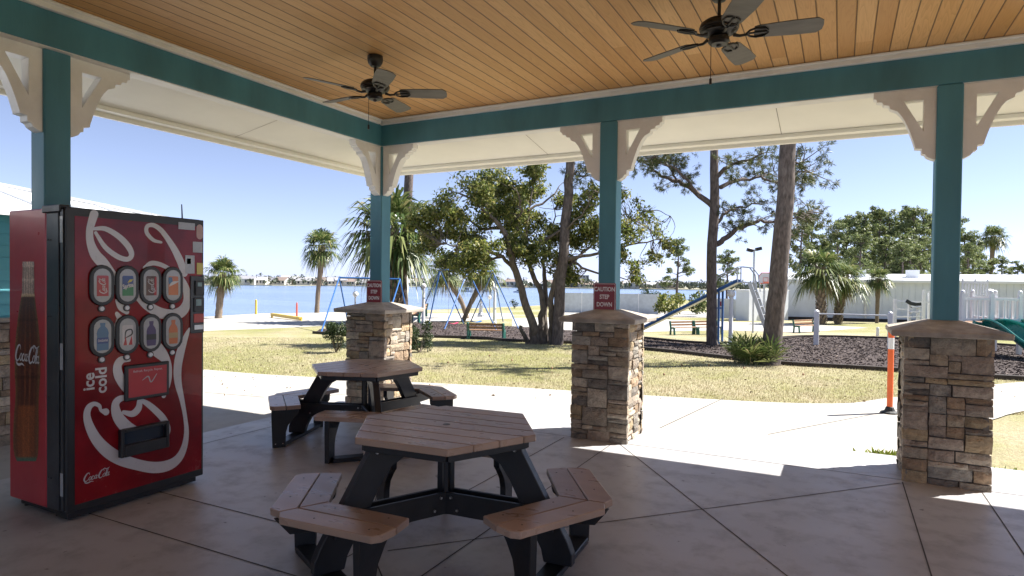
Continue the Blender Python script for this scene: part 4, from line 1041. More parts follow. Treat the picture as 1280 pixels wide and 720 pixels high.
# --- broad multi-stemmed oak
def oak():
    B = G(684, 430); s = dep(B)
    t = thing('oak_tree', 'broad multi-stemmed oak with spreading crown behind the swing set bench', 'tree', B)
    px = s/F
    stems = [([(668, 434), (667, 412), (659, 382), (644, 339), (635, 303), (624, 281), (606, 265), (588, 249), (568, 240)], 9, 1.3, -.9),
             ([(675, 434), (676, 405), (677, 368), (661, 332), (657, 299), (661, 263), (668, 227)], 7, 1.5, .5),
             ([(681, 433), (681, 400), (682, 353), (679, 324), (690, 299), (694, 262)], 6, 1.2, 1.0),
             ([(690, 431), (689, 400), (688, 375), (697, 339), (711, 324), (747, 317), (787, 306), (827, 299)], 6.5, 1.2, -.5),
             ([(662, 434), (655, 420), (651, 408)], 5, 4.2, -.3)]
    lm = [([(645, 342), (628, 321), (603, 314), (577, 310), (550, 303)], 4, 1, -1.2), ([(624, 285), (603, 286), (581, 270), (556, 256)], 3.2, .9, .8),
          ([(661, 300), (640, 280), (632, 250), (622, 222)], 3, .8, 1.0), ([(693, 345), (712, 332), (735, 310), (760, 290), (785, 272)], 3.2, .8, 1.2),
          ([(711, 324), (735, 338), (765, 345), (792, 350)], 2.5, .8, -1.0), ([(657, 310), (700, 290), (726, 270), (742, 240)], 3, .7, -.8), ([(661, 263), (690, 245), (703, 228)], 2.4, .7, .6),
          ([(634, 305), (650, 272), (648, 245), (640, 232)], 2.6, .7, -.9), ([(628, 321), (600, 330), (575, 331), (560, 336)], 2.4, .8, .7), ([(760, 290), (790, 275), (815, 262), (838, 270)], 1.8, .6, .2)]
    wood = MB(); nodes = []
    for pts, w0, w1, dz in stems+lm:
        ds = [dz*(i/(len(pts)-1)) for i in range(len(pts))]
        P = wob(path(pts, s, ds), 4, .018); wood.tube(P, tap(len(P), w0*px*.74, w1*px*.5), 8); nodes += P[len(P)//3:]
    cl = [(600, 238, 34, 1), (562, 262, 30, 1), (532, 277, 22, .8), (580, 298, 33, 1), (625, 230, 26, .9), (656, 238, 26, 1), (668, 216, 20, .9), (655, 282, 34, 1), (690, 290, 28, 1), (642, 305, 28, 1), (546, 300, 26, .9), (600, 318, 26, 1), (566, 326, 20, .8),
          (722, 272, 24, .9), (727, 304, 26, .9), (702, 252, 20, .7), (742, 244, 20, .5), (770, 246, 20, .3), (800, 266, 22, .28), (790, 292, 24, .35), (822, 292, 22, .22), (838, 308, 16, .2), (770, 320, 22, .45), (700, 328, 22, .8), (672, 318, 24, .9), (795, 340, 18, .3), (815, 325, 16, .22), (612, 268, 26, .9), (750, 285, 22, .5), (712, 345, 16, .5), (585, 330, 22, .6), (640, 262, 24, .8)]
    cs, rs, ns = [], [], []
    nd = np.array(nodes)
    for x, y, r, d in cl:
        c0 = T(x, y, s+nr.uniform(-1.3, 1.3))
        for q in range(13):
            o = nr.normal(size=3); o /= np.linalg.norm(o); c = c0+o*r*px*nr.uniform(.25, .95)*np.array([1, 1, .8])
            a = nd[np.argmin(np.linalg.norm(nd-c, axis=1))]
            m_ = (a+c)/2+nr.normal(size=3)*.08
            P = wob([a, m_, c], 3, .012); wood.tube(P, tap(len(P), .011, .004), 5, False)
            cs.append(c); rs.append(r*px*nr.uniform(.34, .62)); ns.append(175*d*nr.uniform(.5, 1.4)*(r/26))
            for _ in range(2):
                e = c+nr.normal(size=3)*r*px*.35; wood.tube([c, (c+e)/2+nr.normal(size=3)*.03, e], [.006, .004, .002], 4, False)
    wood.build('trunk', M['bark_oak'], t, smooth=True)
    V, Fq = leaves(cs, rs, ns, .056, .8, 1.7, .05); rawmesh('crown', V, Fq, M['leaf_oak'], t)
oak()

def tuft_cloud(branch_pts, length, width, n=12, per=3, rad=.16):
    cs, ds = [], []
    for p, d in branch_pts:
        for _ in range(per):
            cs.append(p+nr.normal(size=3)*rad); v = d+nr.normal(size=3)*.6+np.array([0, 0, .25]); ds.append(v/np.linalg.norm(v))
    return needles(cs, ds, n, length, width)
def pine(base_px, trunk, limbs, label, name='pine_tree', per=3, group=None, tufts=(), dz0=0, spread=.16, sub=6):
    B = G(*base_px); s = dep(B); px = s/F
    t = thing(name, label, 'tree', B, group=group)
    wood = MB()
    P = wob(path([q[:2] for q in trunk], s, [dz0*i for i in range(len(trunk))]), 3, .012)
    ws = np.interp(np.linspace(0, 1, len(P)), np.linspace(0, 1, len(trunk)), [q[2] for q in trunk])*px/2
    wood.tube(P, list(ws), 12)
    ends = []
    for pts, w0, dz in limbs:
        ds = [dz*(i/(len(pts)-1)) for i in range(len(pts))]
        Q = wob(path(pts, s, ds), 4, .02); wood.tube(Q, tap(len(Q), w0*px*.5, .012), 7)
        n = len(Q)
        for i in range(n//4, n):
            for _ in range(2 if i < n-3 else 4):
                d = nr.normal(size=3)*np.array([1, 1, .55])+np.array([0, 0, .25]); d /= np.linalg.norm(d)
                L_ = nr.uniform(.25, .75)*(1.0 if i > n*.4 else .7); e = Q[i]+d*L_
                if nr.random() < .8:
                    mid = (Q[i]+e)/2+nr.normal(size=3)*.05
                    wood.tube([Q[i], mid, e], [.014, .009, .004], 4, False)
                    ends += [(e, d), (e*.75+Q[i]*.25, d)]
    for x, y, r in tufts:
        for _ in range(sub):
            c = T(x, y, s+nr.uniform(.1, 1.0))+nr.normal(size=3)*r*px*.5; a = P[min(len(P)-1, int(np.argmin([np.linalg.norm(q-c) for q in P])))]
            wood.tube([a*.4+c*.6, a*.15+c*.85+nr.normal(size=3)*.05, c], [.012, .008, .004], 4, False); ends.append((c, (c-a)/np.linalg.norm(c-a)))
    wood.build('trunk', M['bark_pine'], t, smooth=True)
    if ends:
        V, Fq = tuft_cloud(ends, .125, .0055, 34, per, .085); rawmesh('crown', V, Fq, M['leaf_pine'], t)
    return t
pine((891, 432), [(891, 434, 15), (890, 415, 13), (889, 330, 12.5), (893, 260, 12), (893, 190, 10), (894, 120, 9), (896, 40, 6)],
     [([(892, 259), (870, 240), (847, 228), (826, 220), (809, 205), (797, 199)], 8, .8), ([(901, 234), (922, 226), (951, 220), (967, 213)], 6, .9), ([(893, 305), (904, 300), (922, 288), (947, 276), (965, 278), (990, 274), (1013, 268)], 8, -.2),
      ([(895, 222), (909, 209), (934, 199), (959, 190)], 6, -.8), ([(892, 282), (909, 265), (926, 259), (955, 253)], 5, .7), ([(870, 240), (850, 215), (830, 203), (815, 195)], 4, -.6), ([(847, 228), (838, 212), (826, 198)], 3, .4), ([(951, 220), (975, 228), (1000, 225)], 3, .3),
      ([(895, 120), (920, 100), (955, 80)], 5, .5), ([(895, 100), (865, 80), (830, 70)], 5, .5), ([(895, 70), (930, 50), (950, 20)], 4, -.5)],
     'tall slender pine with long crooked limbs behind the blue slide', per=2)
pine((965, 456), [(962, 459, 30), (964, 446, 24), (968, 400, 22.5), (973, 340, 21.5), (980, 260, 20.5), (985, 180, 19), (990, 90, 16), (996, -20, 12)],
     [([(983, 200), (1000, 205), (1012, 215)], 3, .6), ([(988, 110), (1030, 80), (1070, 60)], 6, .4), ([(990, 80), (950, 55), (915, 40)], 6, .6), ([(993, 30), (1030, 0), (1050, -30)], 5, -.4)],
     'thick leaning pine trunk standing beside the saw palmetto', tufts=[(1001, 200, 14), (1006, 224, 12), (1004, 262, 16), (1014, 280, 14), (1000, 297, 14), (987, 306, 12), (1020, 268, 10)], per=2)
pine((697, 431), [(696, 433, 17), (697, 418, 14.5), (700, 370, 13.5), (705, 300, 12.5), (710, 240, 11.5), (713, 200, 11), (718, 120, 9), (724, 20, 6)],
     [([(712, 225), (722, 214), (729, 222), (738, 210)], 2.5, .3), ([(718, 120), (750, 95), (780, 85)], 4, .4), ([(719, 110), (690, 85), (660, 80)], 4, .4), ([(722, 60), (745, 30), (760, 10)], 4, -.4)],
     'straight bare pine trunk close beside the oak stems', per=2)
pine((507, 404), [(503, 406, 14), (504, 385, 12), (506, 300, 11.5), (511, 220, 11), (514, 160, 10), (518, 80, 7)],
     [([(513, 160), (540, 140), (565, 135)], 4, .4), ([(514, 140), (485, 120), (460, 118)], 4, .4), ([(517, 90), (540, 60), (550, 40)], 4, -.4)],
     'dark slim pine trunk seen just right of the corner post, among palm fronds', per=2)

# --- palms
def fan_frond(base, d, L, wid, nseg, droop, V, Fq, Vd=None, pet=.45, fold=.35):
    """one fan leaf: petiole, then leaflets fanned round its tip; appended to V, Fq"""
    d = d/np.linalg.norm(d); side = np.cross(d, [0, 0, 1.0]); side /= np.linalg.norm(side)+1e-9; nrm = np.cross(side, d)
    tip = base+d*L*pet+np.array([0, 0, -droop*L*.12])
    o = len(V); w = L*.014
    V += [base-side*w, base+side*w, tip+side*w*.6, tip-side*w*.6]; Fq.append((o, o+1, o+2, o+3))
    for k in range(nseg):
        a = (k/(nseg-1)-.5)*2*R(118)+nr.normal()*.05
        dd = d*math.cos(a)+side*math.sin(a)+nrm*fold*abs(math.sin(a))*.6
        ll = L*(1-pet)*1.25*(.75+.3*math.cos(a))*nr.uniform(.85, 1.1)
        m = tip+dd*ll*.55+np.array([0, 0, -droop*ll*.10]); e = tip+dd*ll*.95+np.array([0, 0, -droop*ll*nr.uniform(.45, .95)])
        s = np.cross(dd, nrm); s /= np.linalg.norm(s)+1e-9; ww = L*wid
        o = len(V); V += [tip, m+s*ww, e, m-s*ww]; Fq.append((o, o+1, o+2, o+3))
def palm_crown(top, Rr, n, seed, nseg=21, skirt=8):
    V, Fq, D, Fd = [], [], [], []
    rr = random.Random(seed)
    for i in range(n):
        az = i*2.399963+rr.uniform(-.25, .25); el = R(82)-R(132)*((i+.5)/n)**.85+rr.uniform(-.25, .25)
        d = np.array([math.cos(az)*math.cos(el), math.sin(az)*math.cos(el), math.sin(el)])
        fan_frond(np.asarray(top, float)+d*Rr*.05, d, Rr*rr.uniform(.72, 1.12), .024, nseg, .55+.5*(i/n), V, Fq)
    for i in range(skirt):
        az = rr.uniform(0, 2*PI); el = R(rr.uniform(-80, -55)); d = np.array([math.cos(az)*math.cos(el), math.sin(az)*math.cos(el), math.sin(el)])
        fan_frond(np.asarray(top, float)-np.array([0, 0, Rr*.08]), d, Rr*rr.uniform(.6, .85), .022, 11, .9, D, Fd)
    return np.array(V), np.array(Fq), np.array(D), np.array(Fd)
def palm(base_px, trunk, Rpx, label, seed, boots=False, n=52, group='cabbage palms', skirt=8, back=0):
    B = G(*base_px); s = dep(B)+back; px = s/F
    if back: B = T(base_px[0], base_px[1], s); B[2] = gz(B[0], B[1])
    t = thing('palm_tree', label, 'palm', B, group=group)
    P = path([q[:2] for q in trunk], s); P[0] = np.array([P[0][0], P[0][1], min(P[0][2], gz(P[0][0], P[0][1])-.05)])
    Pc = catmull(P, 5); ws = np.interp(np.linspace(0, 1, len(Pc)), np.linspace(0, 1, len(trunk)), [q[2] for q in trunk])*px/2
    ws = ws*(1+.07*np.sin(np.arange(len(ws))*2.3))
    wood = MB(); wood.tube(Pc, list(ws), 10)
    if boots:
        rr = random.Random(seed+1); Pn = np.array(Pc)
        for k in range(110):
            f = (k+.5)/110*(len(Pc)-1.01); i = int(f); c = Pn[i]+(Pn[i+1]-Pn[i])*(f-i); w = np.interp(f, range(len(ws)), ws); az = k*2.4
            d = np.array([math.cos(az), math.sin(az), 0]); wood.bar(c+d*w*.8, c+d*w*1.45+np.array([0, 0, w*1.3]), w*.55, w*.16)
    wood.build('trunk', M['bark_palm'], t, smooth=not boots)
    V, Fq, D, Fd = palm_crown(P[-1], Rpx*px, n, seed, skirt=skirt)
    rawmesh('crown', V, Fq, M['leaf_palm'], t)
    if len(Fd): rawmesh('dead_fronds', D, Fd, M['leaf_palm_dead'], t)
    return t
palm((272, 398), [(273, 399, 9), (274, 385, 8), (276, 365, 9), (279, 340, 8)], 25, 'short palm with shaggy trunk at the water edge right beside the vending machine', 1, skirt=12)
palm((396, 391), [(396, 392, 6), (398, 360, 5.5), (401, 335, 7), (402, 306, 9)], 27, 'slim palm with a straight trunk between the two left-hand shore posts and the corner pier', 2, skirt=10)
palm((494, 404), [(494, 405, 17), (494, 380, 17), (493, 340, 17), (490, 285, 14)], 64, 'large palm with criss-cross frond stubs on its trunk behind the corner post', 3, boots=True, n=56)
palm((585, 398), [(584, 399, 6), (578, 380, 6), (566, 358, 7), (556, 336, 9)], 30, 'palm leaning left behind the blue swing set', 4, n=44)
palm((578, 402), [(578, 403, 5.5), (588, 380, 6), (599, 358, 8), (605, 338, 10)], 29, 'palm leaning right behind the blue swing set', 5, n=44)
palm((1027, 406), [(1027, 407, 9), (1026, 380, 9), (1024, 335, 10)], 35, 'left one of the paired stout palms before the white metal building', 6, boots=True)
palm((1048, 405), [(1047, 406, 8), (1050, 380, 8), (1055, 346, 9)], 31, 'right one of the paired stout palms before the white metal building', 7, boots=True)
palm((1096, 404), [(1096, 405, 4), (1097, 375, 5), (1098, 348, 8)], 18, 'small round-headed palm alone in front of the white metal building', 8, skirt=4)
palm((1240, 385), [(1238, 386, 4.5), (1239, 340, 4.5), (1242, 295, 6)], 19, 'tall thin palm rising above the building roof at the far right', 9, skirt=6)

def palmetto():
    B = G(941, 455); s = dep(B); px = s/F
    t = thing('saw_palmetto', 'spiky green saw palmetto clump at the foot of the thick leaning pine', 'shrub', B)
    V, Fq = [], []; rr = random.Random(4)
    for i in range(95):
        c = B+rt*rr.uniform(-17, 17)*px+fw*rr.uniform(-.35, .35)
        c[2] = gz(c[0], c[1]); az = rr.uniform(0, 2*PI); el = R(rr.uniform(22, 82))
        d = np.array([math.cos(az)*math.cos(el), math.sin(az)*math.cos(el), math.sin(el)])
        fan_frond(c, d, rr.uniform(.42, .78), .020, 13, .25, V, Fq, pet=.5)
    rawmesh('fronds', V, Fq, M['leaf_palm'], t)
palmetto()
def shrub(px_, py_, w, h, mt, label, name='shrub', cnt=900, size=.05, cat='shrub', group=None, depth=None):
    B = G(px_, py_); s = dep(B); px = s/F
    t = thing(name, label, cat, B, group=group)
    st = MB(); cs, rs, ns = [], [], []
    k = 9
    for i in range(k):
        c = B+rt*nr.uniform(-.5, .5)*w*px*.75+fw*nr.uniform(-.4, .4)*w*px+np.array([0, 0, nr.uniform(.2, .85)*h*px])
        st.tube([B, (B+c)/2+nr.normal(size=3)*.02, c], [.012, .008, .004], 5, False)
        cs.append(c); rs.append(min(w, h)*px*nr.uniform(.18, .30)); ns.append(cnt/k)
    st.build('stem', M['bark_oak'], t); V, Fq = leaves(cs, rs, ns, size, .9); rawmesh('foliage', V, Fq, mt, t); return t
shrub(420, 441, 34, 40, M['leaf_shrub'], 'dark green shrub poking out left of the corner stone pier', group='shrubs behind the corner pier', cnt=3600, size=.026)
shrub(524, 441, 36, 42, M['leaf_shrub'], 'dark green shrub right of the corner stone pier', group='shrubs behind the corner pier', cnt=3600, size=.026)
shrub(836, 398, 40, 44, M['leaf_oak'], 'yellow-green bush by the white screen fence, beside the green hammock', cnt=1600, size=.10)
shrub(815, 385, 26, 36, M['leaf_shrub'], 'dark rounded bush just right of the middle post, above the white screen fence', cnt=1200, size=.10)
shrub(872, 393, 28, 30, M['leaf_palm'], 'clump of low palm leaves between the green hammock and the slender pine', cnt=900, size=.14)
shrub(738, 384, 22, 16, M['leaf_bright'], 'low bright green bush left of the middle post, over the white screen fence', cnt=500, size=.10)
shrub(643, 386, 12, 12, M['leaf_shrub'], 'small dark weed clump at the water edge left of the oak stems', cnt=240, size=.07)
def weed(px_, py_, n, label, z0=None, sc=1.0):
    q = on('z', -.10, px_, py_); V, Fq = [], []
    for _ in range(n):
        c = q+np.array([nr.normal()*.10*sc, nr.normal()*.05*sc, 0]); az = nr.uniform(0, 2*PI); el = nr.uniform(.5, 1.4); L = nr.uniform(.05, .12)
        d = np.array([math.cos(az)*math.cos(el), math.sin(az)*math.cos(el), math.sin(el)]); s = np.cross(d, nr.normal(size=3)); s /= np.linalg.norm(s)
        o = len(V); V += [c, c+d*L*.6+s*.012, c+d*L, c+d*L*.6-s*.012]; Fq.append((o, o+1, o+2, o+3))
    return tag(rawmesh('weed_tuft', V, Fq, M['leaf_bright']), label, 'weeds', 'weeds at the right pier')
weed(1112, 576, 190, 'small bright weed tuft left of the right-hand stone pier')
weed(1252, 602, 330, 'bright weed tuft right of the right-hand stone pier', sc=1.6)

# grass blades over the nearer lawn
def grass():
    n = 110000; pts = []
    s = 8.0+10.5*nr.random(n*2)**1.25; l = (nr.random(n*2)*1.75-.86)*s
    P = fw[:2]*s[:, None]/np.linalg.norm(fw[:2])+rt[:2]*l[:, None]/np.linalg.norm(rt[:2])
    def inside(poly, Q):
        x, y = Q[:, 0], Q[:, 1]; c = np.zeros(len(Q), bool); p = np.array([q[:2] for q in poly]); j = len(p)-1
        for i in range(len(p)):
            xi, yi, xj, yj = *p[i], *p[j]
            c ^= ((yi > y) != (yj > y)) & (x < (xj-xi)*(y-yi)/(yj-yi+1e-12)+xi); j = i
        return c
    bad = inside(walk, P) | inside(bed1, P) | inside(bed2, P) | inside(ap, P) | ((P[:, 1] < 6.55) & (P[:, 0] > -5.5) & (P[:, 0] < 9.0)) | ((P[:, 0] < -6.3) & (P[:, 1] < 5.2))
    P = P[~bad][:n]; k = len(P)
    z = -0.12-0.018*np.maximum(0, P@np.array([VX, VY])-12); b = np.column_stack([P, z])
    az = nr.random(k)*2*PI; lean = nr.random(k)*.9; L = .018+.03*nr.random(k)
    d = np.column_stack([np.cos(az)*np.sin(lean), np.sin(az)*np.sin(lean), np.cos(lean)])*L[:, None]
    sd_ = np.column_stack([-np.sin(az), np.cos(az), np.zeros(k)])*.004
    V = np.stack([b-sd_, b+sd_, b+d], 1).reshape(-1, 3)
    o = rawmesh('lawn_grass', V, np.arange(k*3).reshape(k, 3), leafmat('dry_grass_blade', [(0, (.20, .195, .08)), (.35, (.40, .345, .19)), (1, (.64, .565, .39))], .25, .8)); o['kind'] = 'stuff'
grass()
def litter():
    V, Fq = [], []; s = 8.6+9.5*nr.random(900); l = (nr.random(900)*1.7-.85)*s
    for a_, b_ in zip(s, l):
        q = fw[:2]*a_+rt[:2]*b_
        if q[1] < 6.7 and q[0] > -5.6: continue
        c = np.array([q[0], q[1], gz(*q)+.03]); a = nr.normal(size=3)*np.array([1, 1, .4]); a = a/np.linalg.norm(a)*nr.uniform(.012, .032); d = np.cross(a, nr.normal(size=3)); d = d/np.linalg.norm(d)*nr.uniform(.006, .014)
        o = len(V); V += [c-a, c+d, c+a, c-d]; Fq.append((o, o+1, o+2, o+3))
    o = rawmesh('leaf_litter', V, Fq, leafmat('dry_leaf', [(0, (.06, .035, .02)), (1, (.22, .13, .06))], 0, .9)); o['kind'] = 'stuff'
litter()
def pine_cones():
    for i, (x, y) in enumerate([(852, 458), (886, 458), (930, 462), (1004, 470), (612, 446), (742, 455), (640, 452), (690, 462), (560, 455), (830, 470)]):
        q = G(x, y); tag(MB().lathe([(.006, .0), (.018, .008), (.021, .018), (.016, .03), (.006, .04)], (q[0], q[1], q[2]+.012), 9).build('pine_cone', M['slat']), 'small brown pine cone lying on the dry lawn', 'pine cone', 'pine cones on the lawn')
pine_cones()
def chips():
    V, Fq = [], []
    for poly, n in ((bed1, 15000), (bed2, 6000)):
        p = np.array([q[:2] for q in poly]); lo_, hi_ = p.min(0), p.max(0); k = 0
        from mathutils.geometry import intersect_point_tri_2d
        xs = lo_+(hi_-lo_)*nr.random((n*3, 2))
        x, y = xs[:, 0], xs[:, 1]; c = np.zeros(len(xs), bool); j = len(p)-1
        for i in range(len(p)):
            xi, yi, xj, yj = *p[i], *p[j]; c ^= ((yi > y) != (yj > y)) & (x < (xj-xi)*(y-yi)/(yj-yi+1e-12)+xi); j = i
        for q in xs[c][:n]:
            b = np.array([q[0], q[1], gz(*q)+.028]); a = nr.normal(size=3)*np.array([1, 1, .35]); a = a/np.linalg.norm(a)*nr.uniform(.010, .032); s = np.cross(a, nr.normal(size=3)); s = s/np.linalg.norm(s)*nr.uniform(.005, .011)
            o = len(V); V += [b-a-s, b+a-s, b+a+s, b-a+s]; Fq.append((o, o+1, o+2, o+3))
    o = rawmesh('mulch_chips', V, Fq, leafmat('mulch_chip', [(0, (.02, .014, .012)), (.7, (.09, .065, .055)), (1, (.24, .19, .16))], 0, .9)); o['kind'] = 'stuff'
chips()

# background pines: four masters, then copies
def far_pine(seed, H=10.0):
    rr = random.Random(seed); t = thing('background_pine', '', 'tree', (0, 0, 0), group='pines behind the white metal building')
    wood = MB(); P = [np.array([0, 0, -.5])]; x = y = 0
    for k in range(1, 8):
        x += rr.uniform(-.1, .1); y += rr.uniform(-.1, .1); P.append(np.array([x, y, H*k/7.3]))
    wood.tube(P, tap(len(P), .17, .05), 7); cs, rs, ns = [], [], []
    for k in range(24):
        f = rr.uniform(.36, 1.0); z = H*f*.97; c = P[min(7, int(f*7))]; L = (1.08-f)*2.2+.3; az = rr.uniform(0, 2*PI)
        e = np.array([c[0]+math.cos(az)*L*rr.uniform(.5, 1), c[1]+math.sin(az)*L*rr.uniform(.5, 1), z+.3])
        wood.tube([np.array([c[0], c[1], z-.15]), e], [.05, .015], 5, False)
        for _ in range(3):
            cs.append(e+np.array([rr.uniform(-.5, .5), rr.uniform(-.5, .5), rr.uniform(-.15, .35)])); rs.append(rr.uniform(.25, .5)); ns.append(52)
    wood.build('trunk', M['bark_pine'], t, local=True)
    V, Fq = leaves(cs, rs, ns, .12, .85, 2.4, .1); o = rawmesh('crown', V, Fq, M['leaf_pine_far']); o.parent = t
    return t
masters = [far_pine(k) for k in range(4)]
tops = [(998, 268, 46), (1012, 275, 50), (1032, 292, 47), (1044, 280, 44), (1056, 276, 52), (1067, 270, 48), (1078, 266, 45), (1089, 272, 55), (1099, 264, 46), (1110, 268, 50), (1121, 270, 57), (1132, 265, 48), (1142, 262, 45), (1153, 268, 53), (1164, 266, 47), (1178, 270, 50), (1192, 275, 46), (1204, 290, 44), (1214, 294, 55), (1224, 318, 48), (1236, 326, 52), (1250, 322, 60), (1272, 326, 64), (1290, 322, 58),
        (1072, 295, 41), (1105, 298, 42), (1138, 292, 41), (1125, 305, 40), (1208, 308, 41), (1150, 300, 42), (908, 312, 40), (845, 300, 44)]
words = ['leftmost', 'second', 'third', 'fourth', 'fifth', 'sixth', 'seventh', 'eighth', 'ninth', 'tenth', 'eleventh', 'twelfth']
for i, (x, y, s) in enumerate(tops):
    b = T(x, 400, s); zb = gz(b[0], b[1]); top = T(x, y, s); Hh = top[2]-zb
    mk = masters[i % 4]; sc = Hh/10.0; wd = sc*(1.0 if Hh > 6 else 1.25)
    lab = ('airy pine with open crown seen between the slender pine and the oak' if i == 31 else 'round-crowned pine just right of the slender pine trunk, above the slide' if i == 30 else
           'background pine in the row behind the white metal building')
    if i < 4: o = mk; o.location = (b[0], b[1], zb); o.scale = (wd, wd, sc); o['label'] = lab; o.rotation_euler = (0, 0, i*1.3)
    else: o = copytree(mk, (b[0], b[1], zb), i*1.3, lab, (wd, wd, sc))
    if i >= 30:
        del o['group']
        o.scale = (sc*1.25, sc*1.25, sc)

# ------------------------------------------------------------------ playground and park pieces
def gp(px_, py_):
    return G(px_, py_)
# swing frames
def swing_frame(beam, feet, label, tag_grp):
    (ax, ay, s0), (bx, by, s1) = beam; A, Bp = T(ax, ay, s0), T(bx, by, s1)
    t = thing('swing_set_frame', label, 'swing set', G(*feet[0][1]), group=tag_grp)
    MB().tube([A, Bp], .035, 10).build('top_beam', M['steel_blue'], t, smooth=True)
    for f, q in feet:
        top = A+(Bp-A)*f; e = G(*q); e[2] -= .03
        MB().tube([top, e], .026, 8).build('leg', M['steel_blue'], t, smooth=True)
    j = MB()
    for f in sorted({f for f, _ in feet}): j.tube([A+(Bp-A)*max(0, f-.02), A+(Bp-A)*min(1, f+.02)], .05, 10)
    j.build('beam_joint', M['steel_blue'], t); return A, Bp
d0 = dep(G(549, 409)); d1 = dep(G(628, 408))
A, Bp = swing_frame(((550, 337, d0), (616, 339.5, d1)), [(0, (521, 402)), (0, (535, 409)), (0, (580, 405)), (.52, (555, 412)), (.52, (621, 413)), (1, (588, 402)), (1, (629, 402)), (1, (649, 412))], 'blue tube swing set frame with crossing legs right of the corner pier', 'swing set frames')
def swing(A, Bp, f0, f1, drop, mt, label):
    a, b = A+(Bp-A)*f0, A+(Bp-A)*f1
    t = thing('swing', label, 'swing', (a+b)/2-np.array([0, 0, drop]), group='swings hanging from the swing sets')
    for q in (a, b): MB().tube([q, q-np.array([0, 0, drop])], .006, 4).build('chain', M['galv'], t)
    s = MB(); L = [a+(b-a)*k/6-np.array([0, 0, drop+.05*math.sin(PI*k/6)]) for k in range(7)]
    n = np.cross((b-a)/np.linalg.norm(b-a), [0, 0, 1]); w = .09
    for p, q in zip(L[:-1], L[1:]): s.bar(p, q, .18, .025)
    s.build('seat', mt, t)
pink = mat('pink_swing', (.75, .12, .22), .4); swb = mat('blue_swing', (.03, .22, .62), .4)
H1 = (A[2]-gz(A[0], A[1]))
swing(A, Bp, .16, .34, H1-.18, pink, 'pink swing seat hanging low from the blue swing set, left bay')
swing(A, Bp, .60, .78, H1-.24, swb, 'blue swing seat hanging low from the blue swing set, right bay')
d2 = dep(G(405, 414))+2.5
A2, B2 = swing_frame(((424, 347, d2), (500, 349, d2+.4)), [(0, (401, 416)), (0, (436, 408)), (1, (478, 418)), (1, (512, 409))], 'blue swing set frame partly hidden behind the corner post and pier', 'swing set frames')
H2 = A2[2]-gz(A2[0], A2[1])
swing(A2, B2, .25, .36, H2-.3, M['rubber'], 'black swing seat behind the corner stone pier, left of the post')

# blue-railed slide with silver ladder
def slide():
    t = thing('tall_slide', 'tall slide with long blue rail chute and a silver ladder, seen past the middle post', 'slide', G(911, 432))
    s_ = dep(G(911, 431)); lo, hi = T(796, 417, s_+1.6), T(926, 353, s_-.05)
    n = np.cross(hi-lo, [0, 0, 1]); n /= np.linalg.norm(n); wd = .42
    ch = MB(); cen = [lo+np.array([0, 0, .0]), lo*.92+hi*.08, hi*.94+lo*.06, hi]
    for a, b in zip(cen[:-1], cen[1:]): ch.bar(a+n*wd/2, b+n*wd/2, wd, .015)
    ch.build('chute_bed', M['galv'], t)
    for sg in (0, 1):
        MB().tube([c+n*wd*sg+np.array([0, 0, .05]) for c in cen], .042, 10).build('side_rail', M['steel_blue'], t, smooth=True)
    for sg in (0, 1):
        topq = lo*.16+hi*.84+n*wd*sg; g = np.array([topq[0], topq[1], gz(topq[0], topq[1])-.05]); MB().tube([topq, g], .033, 8).build('support_post', M['steel_blue'], t, smooth=True)
    pl = hi; d = (hi-lo); d[2] = 0; d /= np.linalg.norm(d); e = pl+d*.32
    MB().bar(pl+n*wd/2, e+n*wd/2, wd, .03).build('platform', M['galv'], t)
    foot = e+d*.62; foot[2] = gz(foot[0], foot[1])
    la = MB()
    for sg in (0, 1): la.bar(e+n*wd*sg, foot+n*wd*sg, .05, .10)
    for k in range(1, 8): q = e+(foot-e)*k/8; la.bar(q, q+n*wd, .09, .025)
    la.build('ladder', M['galv'], t)
    hr = MB()
    for sg in (0, 1):
        o = n*wd*sg; z = np.array([0, 0, .42])
        hr.tube([pl+o, pl+o+z, pl+o+z+d*.15, e+o+z*.95, e+o+z*.5+d*.14, e+o+d*.2-z*.6], .017, 6)
        hr.tube([pl+o+z*.95, pl+o-d*.62+z*.30, pl+o-d*.72-z*.1], .017, 6)
    hr.build('hand_rail', M['galv'], t, smooth=True)
slide()

# park benches
def bench(pa, pb, hpx, label, face=1):
    a, b = G(*pa), G(*pb); z = (a[2]+b[2])/2; s = dep((a+b)/2); H = hpx*s/F; L = b-a; L[2] = 0; ln = np.linalg.norm(L); ux = L/ln
    uy = np.array([-ux[1], ux[0], 0])*face
    t = thing('park_bench', label, 'park bench', (a+b)/2, group='green and wood park benches')
    def q(x, y, zz): return a+ux*x*ln+uy*y*H+np.array([0, 0, zz*H])
    for x in (.0, 1.0):
        e = MB(); w = .055*H/.45
        e.bar(q(x, 0, 0), q(x, .04, .52), w, w*1.3); e.bar(q(x, .04, .5), q(x, -.08, 1.0), w, w*1.2); e.bar(q(x, .50, 0), q(x, .44, .48), w, w*1.2); e.bar(q(x, -.02, .50), q(x, .52, .52), w, w)
        e.build('end_frame', M['green_metal'], t, .006)
    sl = MB()
    for k in range(3): sl.bar(q(-.02, .10+.16*k, .55), q(1.02, .10+.16*k, .55), .12*H, .05*H)
    sl.build('seat', M['slat'], t, .003)
    sl = MB()
    for k in range(2): sl.bar(q(-.02, -.0-.04*k, .72+.2*k), q(1.02, -.0-.04*k, .72+.2*k), .05*H, .13*H)
    sl.build('backrest', M['slat'], t, .003)
bench((585, 424), (629, 425), 21, 'green and wood bench seen from behind in front of the swing set and oak', 1)
bench((838, 418.5), (866, 418), 17, 'green and wood bench on the pale path, left of the slender pine', -1)
